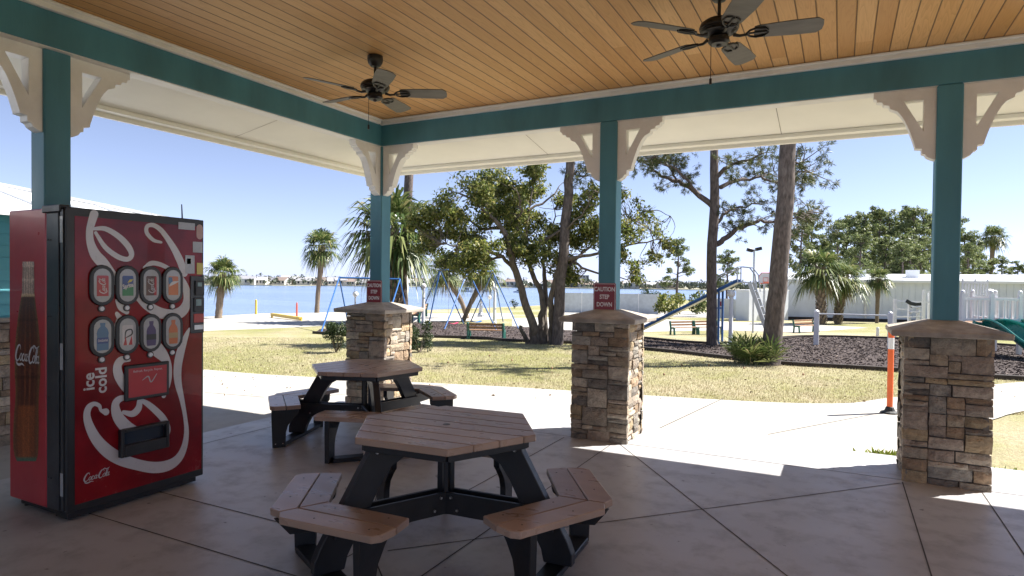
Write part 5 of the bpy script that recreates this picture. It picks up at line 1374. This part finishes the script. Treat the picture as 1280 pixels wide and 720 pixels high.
bench((868, 418), (896, 417.5), 17, 'green and wood bench partly hidden by the slender pine trunk', -1)
bench((992, 416), (1016, 415), 16, 'green and wood bench right of the thick leaning pine', -1)
bench((524, 404), (533, 398), 18, 'bench end-on between the corner pier and the swing set', 1)

# lamps with globe heads
def globe(px_, py_, topy, rpx, label, wpx=5.0, mt='white_metal', group='globe lamp posts'):
    B = G(px_, py_); s = dep(B); p_ = s/F; H = (py_-topy)*p_; r = rpx*p_
    t = thing('globe_lamp', label, 'lamp post', B, group=group)
    w = wpx*p_/2
    MB().lathe([(w*1.5, -.02), (w*1.5, .06), (w*1.05, .09), (w, .12), (w*.8, H-2*r*.95)], B, 10).build('post', M[mt], t, smooth=True)
    b = MB(); b.ball((B[0], B[1], B[2]+H-r), r, 16); b.build('globe', M['globe'], t, smooth=True)
    MB().lathe([(w*1.1, H-2*r-.01), (r*.55, H-2*r+.02), (r*.55, H-2*r+.05)], B, 10).build('collar', M[mt], t)
globe(913, 432, 362, 5, 'white globe lamp post beside the blue slide support', 5.5)
globe(1236, 422, 361, 8, 'white globe lamp post in front of the white playset railing', 5)
globe(529, 406, 354, 3.6, 'white globe lamp post just right of the corner post', 4.5)
globe(444, 401, 364, 3.6, 'thin globe lamp left of the corner post, between the swing legs', 2.2, 'galv')
globe(612, 396, 369, 2.6, 'small distant globe lamp between the leaning palm and the oak', 1.6, 'galv')
globe(618, 404, 357, 3.2, 'white globe lamp post seen through the right legs of the swing set', 4, 'white_metal')

# white pull-up rail in the mulch
def rail():
    a, b = G(1020, 432), G(1112, 437); s = dep(a); ha = 43*s/F
    t = thing('exercise_rail', 'low white rail between two square white posts in the mulch bed', 'rail', a)
    for q, w in ((a, .13), (b, .11)):
        m_ = MB(); m_.box(q[0]-w/2, q[0]+w/2, q[1]-w/2, q[1]+w/2, q[2]-.05, q[2]+ha); m_.lathe([(w*.6, ha), (w*.4, ha+.03), (.005, ha+.05)], q, 4)
        m_.build('post', M['pvc'], t, .006)
    MB().tube([a+np.array([0, 0, ha*.93]), b+np.array([0, 0, ha*.93])], .018, 8).build('crossbar', M['white_metal'], t)
rail()
# orange marker post
B = on('z', -.10, 1112, 516); t = thing('marker_post', 'slim orange post with a white top and black base on the sunny walk', 'post', B)
MB().lathe([(.034, .03), (.034, .80)], B, 14).build('orange_tube', M['orange'], t, smooth=True)
MB().lathe([(.0345, .80), (.0345, .94)], B, 14).build('white_band', M['pvc'], t, smooth=True)
MB().lathe([(.034, .94), (.034, 1.03), (.02, 1.045)], B, 14).build('orange_tip', M['orange'], t, smooth=True)
m_ = MB(); m_.lathe([(.10, 0), (.105, .012), (.06, .028), (.045, .07), (.036, .08)], B, 12); m_.build('base', M['rubber'], t)
# shore posts
B = G(320, 393); tag(MB().lathe([(.06, -.05), (.055, .80), (.03, .84)], B, 8).build('mooring_post', M['yellow']), 'thin yellow post at the water edge between the two left palms', 'post')
B = G(371, 398); tag(MB().lathe([(.05, -.05), (.045, .66), (.03, .78)], B, 8).build('channel_marker', M['red_post']), 'thin red post beside the yellow barrier at the shore', 'post')
a, b = G(340, 397), G(376, 401); a[2] += .16; b[2] += .10
m_ = MB(); m_.bar(a, b, .16, .14); m_.bar((a[0], a[1], a[2]-.3), a, .08, .08); m_.bar((b[0], b[1], b[2]-.3), b, .08, .08)
tag(m_.build('yellow_barrier', M['yellow'], bevel=.01), 'low yellow barrier beam lying on the pale shore path', 'barrier')
# small white-and-grey tower telescope by the shore
B = G(601, 396); s = dep(B); p_ = s/F; t = thing('coin_telescope', 'small grey viewing telescope stand at the shore between the leaning palms', 'telescope', B)
MB().lathe([(4.5*p_, -.02), (4.2*p_, 3*p_), (2.6*p_, 5*p_), (2.2*p_, 14*p_), (1.6*p_, 16*p_)], B, 10).build('pedestal', M['galv'], t)
m_ = MB(); m_.ball((B[0], B[1], B[2]+19*p_), 2.6*p_, 10, 1.1); m_.build('scope_head', M['galv'], t, smooth=True)
# small white stakes
B = G(1097, 420); tag(MB().lathe([(.05, -.03), (.05, .28), (.03, .31)], B, 10).build('utility_stub', M['pvc']), 'short white pipe stub in the lawn behind the white rail', 'pipe')
# green hammock chair left of the slender pine
B = G(841, 393); s = dep(B); p_ = s/F; t = thing('hammock', 'green hammock slung between two dark posts by the white screen fence', 'hammock', B)
pts = []
V, Fq = [], []
for i in range(9):
    f = i/8-.5; q = T(840+f*15, 377+ (1-(2*f)**2)*6.0, s)
    V += [q+fw*.25, q-fw*.25+np.array([0, 0, -.04])]
    if i: k = len(V)-4; Fq.append((k, k+2, k+3, k+1))
m_ = MB(); m_.add(V, Fq); m_.add([np.array(v)-np.array([0, 0, .03]) for v in V], [f[::-1] for f in Fq]); m_.build('sling', mat('green_fabric', (.01, .22, .13), .6), t)
for x in (831, 850):
    q = T(x, 377, s); MB().tube([(q[0], q[1], gz(q[0], q[1])-.05), (q[0], q[1], q[2]+.15)], .04, 6).build('support_post', M['timber'], t)

# fences
def fence(a_px, b_px, h_px, n, label, mt, opaque=True, group=None):
    a, b = G(*a_px), G(*b_px); t = thing('screen_fence', label, 'fence', a, group=group)
    for i in range(n+1):
        q = a+(b-a)*i/n; q[2] = gz(q[0], q[1]); hh = h_px*dep(q)/F
        MB().tube([q-np.array([0, 0, .05]), q+np.array([0, 0, hh*1.04])], .035, 6).build('post', M['white_metal'], t)
        if i < n:
            r_ = a+(b-a)*(i+1)/n; r_[2] = gz(r_[0], r_[1]); h2 = h_px*dep(r_)/F
            m_ = MB(); mid = (q+r_)/2+np.array([0, 0, (hh+h2)/4]); m_.bar(q+np.array([0, 0, hh/2+.02]), r_+np.array([0, 0, h2/2+.02]), .02, (hh+h2)/2-.02)
            m_.build('panel', mt, t)
scr = mat('white_screen', (.50, .54, .57), .7, .12, 4)
fence((704, 391), (822, 393), 25, 5, 'long white screen fence behind the middle post, in front of the bay', scr)
fence((895, 398), (962, 401), 25, 3, 'white panel fence with small signs behind the slide', M['pvc'])
# two small signs on that fence
for x0, x1, y0, y1, mt, lab in ((897, 908, 377, 382.5, M['sign_red'], 'small red and white notice on the white panel fence, upper left'), (896, 909, 384, 386.5, M['sign_blue'], 'small blue notice strip on the white panel fence below the red one'), (926, 933, 375.5, 379.5, M['sign_blue'], 'small blue notice on the white panel fence, right of the slide support')):
    f = (0.5*(x0+x1)-895)/67; s = dep(G(895, 398))*(1-f)+dep(G(962, 401))*f-.12
    a, b = T(x0, y1, s), T(x1, y0, s); m_ = MB(); m_.bar((a[0], a[1], (a[2]+b[2])/2), (b[0], b[1], (a[2]+b[2])/2), .012, abs(b[2]-a[2]))
    tag(m_.build('fence_notice', mt), lab, 'sign')

# long white metal building
def white_building():
    a, b = G(981, 399.5), G(1330, 407); t = thing('metal_building', 'long low white metal building behind the playground', 'building', a)
    d = b-a; d[2] = 0; ln = np.linalg.norm(d); ux = d/ln; uy = np.array([-ux[1], ux[0], 0]); H = 50*dep(a)/F; z0 = a[2]-.6
    def q(x, y, z): return a*np.array([1, 1, 0])+ux*x+uy*y+np.array([0, 0, z])
    def bx(mb, x0, x1, y0, y1, zz0, zz1):
        mb.add([q(x0, y0, zz0), q(x1, y0, zz0), q(x1, y1, zz0), q(x0, y1, zz0), q(x0, y0, zz1), q(x1, y0, zz1), q(x1, y1, zz1), q(x0, y1, zz1)], [(0, 3, 2, 1), (4, 5, 6, 7), (0, 1, 5, 4), (1, 2, 6, 5), (2, 3, 7, 6), (3, 0, 4, 7)])
    m_ = MB(); L = ln*1.3; bx(m_, 0, L, 0, 8, z0, a[2]+H); m_.build('wall', M['siding_white'], t)
    m_ = MB(); x = .15
    while x < L: bx(m_, x, x+.05, -.03, -.001, z0, a[2]+H-.04); x += .32
    m_.build('wall_rib', M['siding_white'], t)
    m_ = MB(); x = 2.1
    zt = a[2]+H
    m_.add([q(-.2, -.25, zt), q(L, -.25, zt), q(L, 4, zt+.42), q(-.2, 4, zt+.42), q(L, 8.2, zt), q(-.2, 8.2, zt)], [(0, 1, 2, 3), (3, 2, 4, 5), (0, 3, 5), (1, 4, 2)])
    m_.build('roof', M['roof_white'], t)
    m_ = MB(); bx(m_, -.2, L, -.28, -.24, zt-.12, zt+.02); m_.build('gutter', M['roof_white'], t)
    m_ = MB(); bx(m_, 4.05, 4.17, -.06, -.002, z0, zt-.05); m_.build('downpipe', M['galv'], t)
    m_ = MB(); bx(m_, 0, L, -.10, -.002, z0, z0+.78); m_.build('dark_base', M['timber'], t)
    for k, x in enumerate((6.6, 3.9)):
        m_ = MB(); bx(m_, x, x+.55, 1.6, 2.2, zt+.16, zt+.62); m_.build('roof_vent', M['roof_white'], t)
    m_ = MB(); c = q(7.9, -.03, a[2]+H*.78); m_.ball((c[0], c[1], c[2]), .10, 10); m_.build('wall_light', M['galv'], t)
white_building()
def side_hut():
    a = G(957, 402); s = dep(a)+.6; t = thing('white_shed', 'tall white shed wall with a basketball backboard behind the ladder', 'shed', a)
    m_ = MB(); l, r_ = T(936, 400, s), T(985, 402, s+1.5); h = 58*s/F; d = r_-l; d[2] = 0; n = np.array([-d[1], d[0], 0]); n /= np.linalg.norm(n)
    z0, z1 = gz(l[0], l[1])-.3, l[2]+h*.62
    P_ = [l, r_, r_+n*4, l+n*4]; P_ = [l, r_, r_+n*.9, l+n*.9]; m_.add([(p[0], p[1], z0) for p in P_]+[(p[0], p[1], z1) for p in P_], [(0, 3, 2, 1), (4, 5, 6, 7), (0, 1, 5, 4), (1, 2, 6, 5), (2, 3, 7, 6), (3, 0, 4, 7)])
    m_.build('wall', M['siding_white'], t)
    m_ = MB(); e = .12; m_.add([(p[0]+(p[0]-l[0]-d[0]/2)*.03, p[1]+(p[1]-l[1]-d[1]/2)*.03, z1+.002+z) for z in (0, .08) for p in P_], [(0, 3, 2, 1), (4, 5, 6, 7), (0, 1, 5, 4), (1, 2, 6, 5), (2, 3, 7, 6), (3, 0, 4, 7)]); m_.build('roof', M['roof_white'], t)
side_hut()
# basketball hoop
B = G(956, 404); s = dep(B); p_ = s/F; t = thing('basketball_hoop', 'white basketball backboard with red outline left of the thick leaning pine', 'basketball hoop', B)
c = T(957, 348, s); hh, ww = 9*p_, 8.5*p_
MB().tube([B-np.array([0, 0, .05])+fw*.15, np.array([B[0], B[1], c[2]])+fw*.15], .05, 8).build('pole', M['galv'], t)
pl = [(-1, -.7), (1, -.7), (1, .35), (.6, .8), (-.6, .8), (-1, .35)]
MB().prism(pl, lambda p, h_: c+rt0*p[0]*ww+np.array([0, 0, p[1]*hh])+np.array([VX, VY, 0])*h_, 0, .04).build('backboard', M['pvc'], t)
m_ = MB(); ring = [c+rt0*p[0]*ww*.97+np.array([0, 0, p[1]*hh*.97])-np.array([VX, VY, 0])*.004 for p in pl]; m_.tube(ring+[ring[0]], .02, 5)
sq = [c+rt0*x*ww*.35+np.array([0, 0, (y*.3-.2)*hh])-np.array([VX, VY, 0])*.004 for x, y in ((-1, -1), (1, -1), (1, 1), (-1, 1), (-1, -1))]; m_.tube(sq, .014, 4); m_.build('board_outline', M['red_post'], t)
rc = c-np.array([VX, VY, 0])*.28+np.array([0, 0, -hh*.55]); m_ = MB(); m_.tube([rc+np.array([.2*math.cos(a_), .2*math.sin(a_), 0]) for a_ in np.linspace(0, 2*PI, 17)], .014, 5); m_.build('rim', M['orange'], t)
# floodlight pole
B = G(941, 416); s = dep(B); p_ = s/F; top = T(942, 312, s); t = thing('floodlight_pole', 'thin grey floodlight pole with two lamp heads behind the slide ladder', 'light pole', B)
MB().tube([B-np.array([0, 0, .05]), np.array([B[0], B[1], top[2]])], .035, 8).build('pole', M['galv'], t)
for sg in (-1, 1):
    q = np.array([B[0], B[1], top[2]])+rt0*sg*.16; m_ = MB(); m_.bar(q-rt0*.1, q+rt0*.1+np.array([0, 0, .05*sg]), .16, .12); m_.build('flood_head', M['fan'], t, .01)

# white playset with railings and green slides
def playset():
    s = 15.5
    def q(px_, py_, ds=0): return T(px_, py_, s+ds)
    o = q(1240, 420); o[2] = gz(o[0], o[1]); t = thing('playset', 'white railed play deck with green slides at the far right', 'playset', o)
    gd = np.array([0, 0, 1.0])
    zdeck = q(1240, 405)[2]; ztop = q(1240, 371)[2]; zl = ztop-.06
    a, b = q(1203, 380), q(1275, 380); dx = b-a; dx[2] = 0; L = np.linalg.norm(dx); ux = dx/L; uy = np.array([-ux[1], ux[0], 0]); a = np.array([a[0], a[1], 0.0])
    D = 1.6; zr0 = q(1240, 400)[2]
    dk = MB(); 
    dk.add([a+gd*(zdeck-.06), a+ux*L+gd*(zdeck-.06), a+ux*L+uy*D+gd*(zdeck-.06), a+uy*D+gd*(zdeck-.06), a+gd*zdeck, a+ux*L+gd*zdeck, a+ux*L+uy*D+gd*zdeck, a+uy*D+gd*zdeck], [(0, 3, 2, 1), (4, 5, 6, 7), (0, 1, 5, 4), (1, 2, 6, 5), (2, 3, 7, 6), (3, 0, 4, 7)])
    dk.build('deck', M['slat'], t)
    for x, y in ((0, 0), (.5, 0), (1, 0), (1, D), (1, D/2)):
        p0 = a+ux*L*x+uy*y; g = gz(p0[0], p0[1])-.05; m_ = MB(); m_.bar(p0+gd*g, p0+gd*(ztop+.08), .085, .085, (ux[0], ux[1], 0)); m_.ball(tuple(p0+gd*(ztop+.11)), .05, 8); m_.build('post', M['pvc'], t)
    for (o0, dr, ln, nb) in ((a, ux, L, 11), (a+ux*L, uy, D, 7)):
        m_ = MB(); m_.bar(o0+gd*zl, o0+dr*ln+gd*zl, .05, .06); m_.bar(o0+gd*zr0, o0+dr*ln+gd*zr0, .045, .05)
        for k in range(1, nb): p0 = o0+dr*ln*k/nb; m_.bar(p0+gd*zr0, p0+gd*zl, .04, .025, (dr[0], dr[1], 0))
        m_.build('railing', M['pvc'], t)
    # upper back railing
    s2 = s+3.0; A0, A1 = T(1203, 370, s2), T(1234, 370.5, s2); up1 = T(1203, 353, s2)[2]-A0[2]; g0 = gz(A0[0], A0[1])
    m_ = MB(); m_.bar(A0, A1, .05, .06); m_.bar(A0+gd*up1, A1+gd*up1, .05, .06)
    for k in range(9): r_ = A0+(A1-A0)*k/8; m_.bar(r_ if k % 4 else np.array([r_[0], r_[1], g0-.05]), r_+gd*(up1 if k % 4 else up1+.1), .045, .03, (ux[0], ux[1], 0))
    m_.build('railing', M['pvc'], t)
    # slides: scooped chutes coming toward the camera
    def chute(x, wd, run, label=None, bend=0):
        top = a+ux*L*x-uy*.04+gd*zdeck; V, Fq = [], []; n = 14; ns = 9
        gz0 = gz(top[0], top[1])
        for i in range(n):
            f = i/(n-1); y = run*f; z = (zdeck-.20-gz0)*(1-(3*f*f-2*f**3))*.94+.10+(.05*math.sin(f*PI*2)); cxo = bend*math.sin(PI*f)*.35
            ctr = top*np.array([1, 1, 0])-uy*y+ux*cxo+gd*(gz0+z)
            for k in range(ns):
                u = k/(ns-1)*2-1; rim = abs(u)**3*.20*(1.15 if f < .85 else .7)
                V.append(ctr+ux*u*wd/2+gd*rim)
        for i in range(n-1):
            for k in range(ns-1): j = i*ns+k; Fq.append((j, j+1, j+ns+1, j+ns))
        m_ = MB(); m_.add(V, Fq); m_.add([v-gd*.03 for v in V], [f_[::-1] for f_ in Fq])
        for k in (0, ns-1): m_.tube([V[i*ns+k] for i in range(n)], .035, 6)
        ob = m_.build('slide_chute', M['slide_green'], t, smooth=True); return ob
    chute(.80, .62, 2.5, bend=.25); chute(.50, .5, 2.1, bend=-.2)
    m_ = MB()
    for x in (.40, .82):                     # green hoods over the slide mouths
        p0 = a+ux*L*x-uy*.03-gd*.12
        m_.tube([p0-ux*.28+gd*zdeck, p0-ux*.28+gd*(zdeck+.16), p0-ux*.14+gd*(zdeck+.10), p0+ux*.14+gd*(zdeck+.10), p0+ux*.28+gd*(zdeck+.16), p0+ux*.28+gd*zdeck], .055, 8)
    m_.build('slide_hood', M['slide_green'], t, smooth=True)
playset()
def steps():
    s = 22.0
    def q(px_, py_, ds=0): return T(px_, py_, s+ds)
    o = q(1150, 415); o[2] = gz(o[0], o[1]); t = thing('play_stair', 'white stair and rail frame left of the right-hand post, with a black-topped panel', 'stair', o); gd = np.array([0, 0, 1.0])
    def pole(px_, y0, w=.07, ds=0):
        p0 = q(px_, y0, ds); g = gz(p0[0], p0[1])-.05; m_ = MB(); m_.bar((p0[0], p0[1], g), p0, w, w, (rt0[0], rt0[1], 0)); m_.build('post', M['pvc'], t)
    for x, y, ds in ((1119, 374, 0), (1137, 380, 0), (1148, 378, 0), (1155, 362, 1.2), (1162, 364, 1.2), (1118, 391, .6)): pole(x, y, .085, ds)
    m_ = MB()
    for x0, y0, x1, y1 in ((1117, 375.5, 1164, 378), (1119, 386, 1140, 387), (1120, 396, 1140, 396), (1155, 365, 1185, 366)): m_.bar(q(x0, y0, .3), q(x1, y1, .3), .05, .05)
    m_.build('rail', M['pvc'], t)
    m_ = MB()
    for k in range(5): m_.bar(q(1138, 384+6*k, -.1*k), q(1150, 384+6*k, -.1*k), .20, .04)
    m_.build('tread', M['galv'], t)
    m_ = MB(); pts = [q(1133, 376, -.2), q(1138, 379, -.2), q(1144, 380.5, -.2), q(1151, 380, -.2)]; 
    for p0, p1 in zip(pts[:-1], pts[1:]): m_.bar(p0, p1, .06, .11)
    m_.build('black_cap', M['rubber'], t)
steps()

# blue building beyond, right edge
a = T(1266, 352, 44); t = thing('blue_building', 'low blue-grey building with white roof edge at the right border of the photo', 'building', (a[0], a[1], gz(a[0], a[1])))
b = T(1340, 352, 44); d = b-a; d[2] = 0; n = np.array([-d[1], d[0], 0]); n /= np.linalg.norm(n); z0 = gz(a[0], a[1])-1.5; z1 = T(1266, 361, 44)[2]
P_ = [a, b, b+n*5, a+n*5]; m_ = MB(); m_.add([(p[0], p[1], z) for z in (z0, z1) for p in P_], [(0, 3, 2, 1), (4, 5, 6, 7), (0, 1, 5, 4), (1, 2, 6, 5), (2, 3, 7, 6), (3, 0, 4, 7)]); m_.build('wall', mat('blue_grey_wall', (.10, .16, .24), .6), t)
m_ = MB(); m_.add([(p[0]-n[0]*.4*(1 if i < 2 else -1), p[1]-n[1]*.4*(1 if i < 2 else -1), z+z1+.003) for z in (0, .45) for i, p in enumerate(P_)], [(0, 3, 2, 1), (4, 5, 6, 7), (0, 1, 5, 4), (1, 2, 6, 5), (2, 3, 7, 6), (3, 0, 4, 7)]); m_.build('roof', M['roof_white'], t)

# ------------------------------------------------------------------ far shore
def far_shore():
    rr = random.Random(9)
    D0 = 362.0
    def wp(px_, dist): d = ray(px_, 350); d = d/np.hypot(d[0], d[1]); return np.array([d[0]*dist, d[1]*dist, -2.5])
    pts = [wp(x, D0+6*math.sin(x*.05)) for x in range(-500, 1000, 20)]; bk = [wp(x, D0+260) for x in range(980, -520, -100)]
    m_ = MB(); m_.add([p+np.array([0, 0, .35]) for p in pts+bk], [tuple(range(len(pts+bk)))]); m_.add([q for p in pts for q in (p+np.array([0, 0, .35]), p-np.array([0, 0, .2]))], [(2*i, 2*i+1, 2*i+3, 2*i+2) for i in range(len(pts)-1)])
    struct(m_.build('far_shore_land', mat('far_sand', (.33, .31, .22), .9)))
    walls = [mat('far_wall_%s' % n, c, .7) for n, c in (('white', (.62, .60, .57)), ('cream', (.58, .53, .45)), ('grey', (.40, .42, .45)), ('tan', (.46, .39, .32)), ('blue', (.40, .46, .52)))]
    roofs = [mat('far_roof_%s' % n, c, .8) for n, c in (('grey', (.28, .28, .30)), ('brown', (.26, .20, .17)), ('pale', (.48, .48, .50)))]
    x = 240.0; k = 0; word = {0: 'white', 1: 'cream', 2: 'grey', 3: 'tan', 4: 'pale blue'}
    spots = []
    while x < 850:
        spots.append(x); x += rr.uniform(5.5, 13)*(1 if x < 560 else 1.4)
    for x in spots:
        c = wp(x, D0+rr.uniform(10, 28)); w, dp, h = rr.uniform(5, 9), rr.uniform(4.5, 7), rr.uniform(1.8, 3.4); wi = rr.randrange(5); az = rr.uniform(-.5, .5)+YAW
        ux = np.array([math.cos(az), math.sin(az), 0]); uy = np.array([-ux[1], ux[0], 0]); z = np.array([0, 0, 1.]); c = c+z*.3
        t = thing('shore_house', 'small gabled house among the trees on the far shore of the bay', 'house', c, group='houses on the far shore')
        m_ = MB(); B_ = [c+ux*w/2*i+uy*dp/2*j for i, j in ((-1, -1), (1, -1), (1, 1), (-1, 1))]
        m_.add([p for p in B_]+[p+z*h for p in B_], [(0, 3, 2, 1), (0, 1, 5, 4), (1, 2, 6, 5), (2, 3, 7, 6), (3, 0, 4, 7)])
        g = h+rr.uniform(1.2, 2.0); r0, r1 = c-ux*w/2+z*g, c+ux*w/2+z*g
        m_.add([B_[0]+z*h, B_[3]+z*h, r0], [(0, 1, 2)]); m_.add([B_[1]+z*h, B_[2]+z*h, r1], [(0, 1, 2)]); m_.build('wall', walls[wi], t)
        m_ = MB(); e = .4
        for sg in (-1, 1):
            lo_ = [c+ux*(w/2+e)*i+uy*(dp/2+e)*sg+z*(h-e*.5) for i in (-1, 1)]; hi_ = [r0-ux*e+z*.1, r1+ux*e+z*.1]; m_.add([lo_[0], lo_[1], hi_[1], hi_[0]], [(0, 1, 2, 3)])
        m_.build('roof', roofs[rr.randrange(3)], t)
        for q in range(3):
            m_ = MB(); p0 = c-ux*w/2+ux*w*(q+.5)/3-uy*(dp/2+.03); m_.add([p0-ux*.5+z*h*.35, p0+ux*.5+z*h*.35, p0+ux*.5+z*h*.8, p0-ux*.5+z*h*.8], [(0, 1, 2, 3)]); m_.build('window', M['glass_dark'], t)
    # a taller pale apartment block beyond
    c = wp(722, D0+60); t = thing('apartment_block', 'pale tall apartment block on the far shore left of the middle post', 'building', c)
    w, h = 15, 8.2; ux = rt0; uy = np.array([VX, VY, 0]); z = np.array([0, 0, 1.]); B_ = [c-ux*w/2, c+ux*w/2, c+ux*w/2+uy*10, c-ux*w/2+uy*10]
    m_ = MB(); m_.add(B_+[p+z*h for p in B_], [(0, 3, 2, 1), (4, 5, 6, 7), (0, 1, 5, 4), (1, 2, 6, 5), (2, 3, 7, 6), (3, 0, 4, 7)]); m_.build('wall', walls[2], t)
    m_ = MB()
    for r_ in range(4):
        for q in range(7): p0 = c-ux*(w/2-1.2)+ux*2.1*q-uy*.05+z*(1.2+1.8*r_); m_.add([p0-ux*.6, p0+ux*.6, p0+ux*.6+z*1.0, p0-ux*.6+z*1.0], [(0, 1, 2, 3)])
    m_.build('window_rows', M['glass_dark'], t)
    # tree line (one mass)
    cs, rs, ns = [], [], []
    x = 150.0
    while x < 960:
        for _ in range(4):
            big = rr.random(); r_ = rr.uniform(1.0, 2.4); c = wp(x+rr.uniform(-4, 4), D0+rr.uniform(4, 60)); c[2] += r_*rr.uniform(.5, 1.6)+rr.uniform(0, 1.4); cs.append(c); rs.append(r_); ns.append(34)
        x += 3.2
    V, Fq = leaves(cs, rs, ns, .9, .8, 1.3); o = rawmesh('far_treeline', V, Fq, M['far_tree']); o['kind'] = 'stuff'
far_shore()
# boats
def boat(px_, py_, L, label):
    d = ray(px_, py_); t_ = (-2.5-EYE)/d[2]; c = EYEP+d*t_; t = thing('boat', label, 'boat', c, group='boats moored on the bay'); ux, uy, z = rt0, np.array([VX, VY, 0]), np.array([0, 0, 1.])
    st = [(-.5, .30, .0), (-.2, .36, -.0), (.2, .32, 0), (.42, .14, .06), (.5, .01, .12)]; V = []; 
    for x, w, l in st:
        V += [c+ux*x*L-uy*w*L*.45+z*(.14+l)*L*.9, c+ux*x*L*.94+z*(-.02)*L, c+ux*x*L+uy*w*L*.45+z*(.14+l)*L*.9]
    m_ = MB(); m_.add(V, [(3*i+k, 3*i+k+1, 3*i+k+4, 3*i+k+3) for i in range(4) for k in (0, 1)]+[(0, 1, 2)]); m_.add([V[3*i+k] for i in range(5) for k in (0, 2)], [(2*i, 2*i+1, 2*i+3, 2*i+2) for i in range(4)])
    m_.build('hull', M['pvc'], t)
    m_ = MB(); m_.bar(c-ux*L*.18+z*L*.2, c+ux*L*.12+z*L*.2, L*.22, L*.12); m_.build('cabin', M['glass_dark'], t)
    m_ = MB(); m_.bar(c-ux*L*.22+z*L*.30, c+ux*L*.15+z*L*.30, L*.28, L*.02); m_.build('canopy', M['pvc'], t)
boat(584, 364.5, 4.6, 'small white boat with dark cabin moored between the two leaning palms')
boat(648, 365.5, 3.6, 'small low boat near the left edge of the oak stems')
boat(610, 364.5, 2.8, 'tiny pale boat just right of the white cabin boat')

# ------------------------------------------------------------------ light, sky, output
SUN_EL, SUN_AZ = R(50), R(40)                    # azimuth measured from +X toward +Y
sc = bpy.context.scene
w = bpy.data.worlds.new('World'); sc.world = w; w.use_nodes = True
nt = w.node_tree; bg = nt.nodes['Background']
sky = nt.nodes.new('ShaderNodeTexSky'); sky.sky_type = 'NISHITA'; sky.sun_disc = False
sky.sun_elevation = SUN_EL; sky.sun_rotation = PI/2-SUN_AZ; sky.altitude = 0; sky.air_density = 1.0; sky.dust_density = .15; sky.ozone_density = 4.0
bw = N(nt, 'ShaderNodeRGBToBW'); nt.links.new(sky.outputs[0], bw.inputs[0])
cool = mix(nt, 1.0, bw.outputs[0], (.72, .90, 1.42), 'MULTIPLY')
nt.links.new(mix(nt, .70, mix(nt, 1.0, sky.outputs[0], (1.08, .99, 1.08), 'MULTIPLY'), cool), bg.inputs[0]); bg.inputs[1].default_value = .066
sl = bpy.data.lights.new('Sun', 'SUN'); sl.energy = 5.0; sl.angle = R(.55); sl.color = (1, .955, .89)
so = bpy.data.objects.new('Sun', sl); C.objects.link(so)
d = Vector((math.cos(SUN_EL)*math.cos(SUN_AZ), math.cos(SUN_EL)*math.sin(SUN_AZ), math.sin(SUN_EL)))
so.rotation_euler = d.to_track_quat('Z', 'Y').to_euler(); so.location = (10, 10, 20)
sc.view_settings.view_transform = 'Standard'; sc.view_settings.look = 'None'; sc.view_settings.exposure = 1.45; sc.view_settings.gamma = 1
sc.view_settings.use_curve_mapping = False
sc.render.engine = 'CYCLES'; cy = sc.cycles
cy.use_denoising = True; cy.max_bounces = 8; cy.diffuse_bounces = 5; cy.glossy_bounces = 3; cy.transmission_bounces = 4; cy.transparent_max_bounces = 6
cy.sample_clamp_indirect = 8; cy.caustics_reflective = False; cy.caustics_refractive = False
bpy.context.view_layer.update()
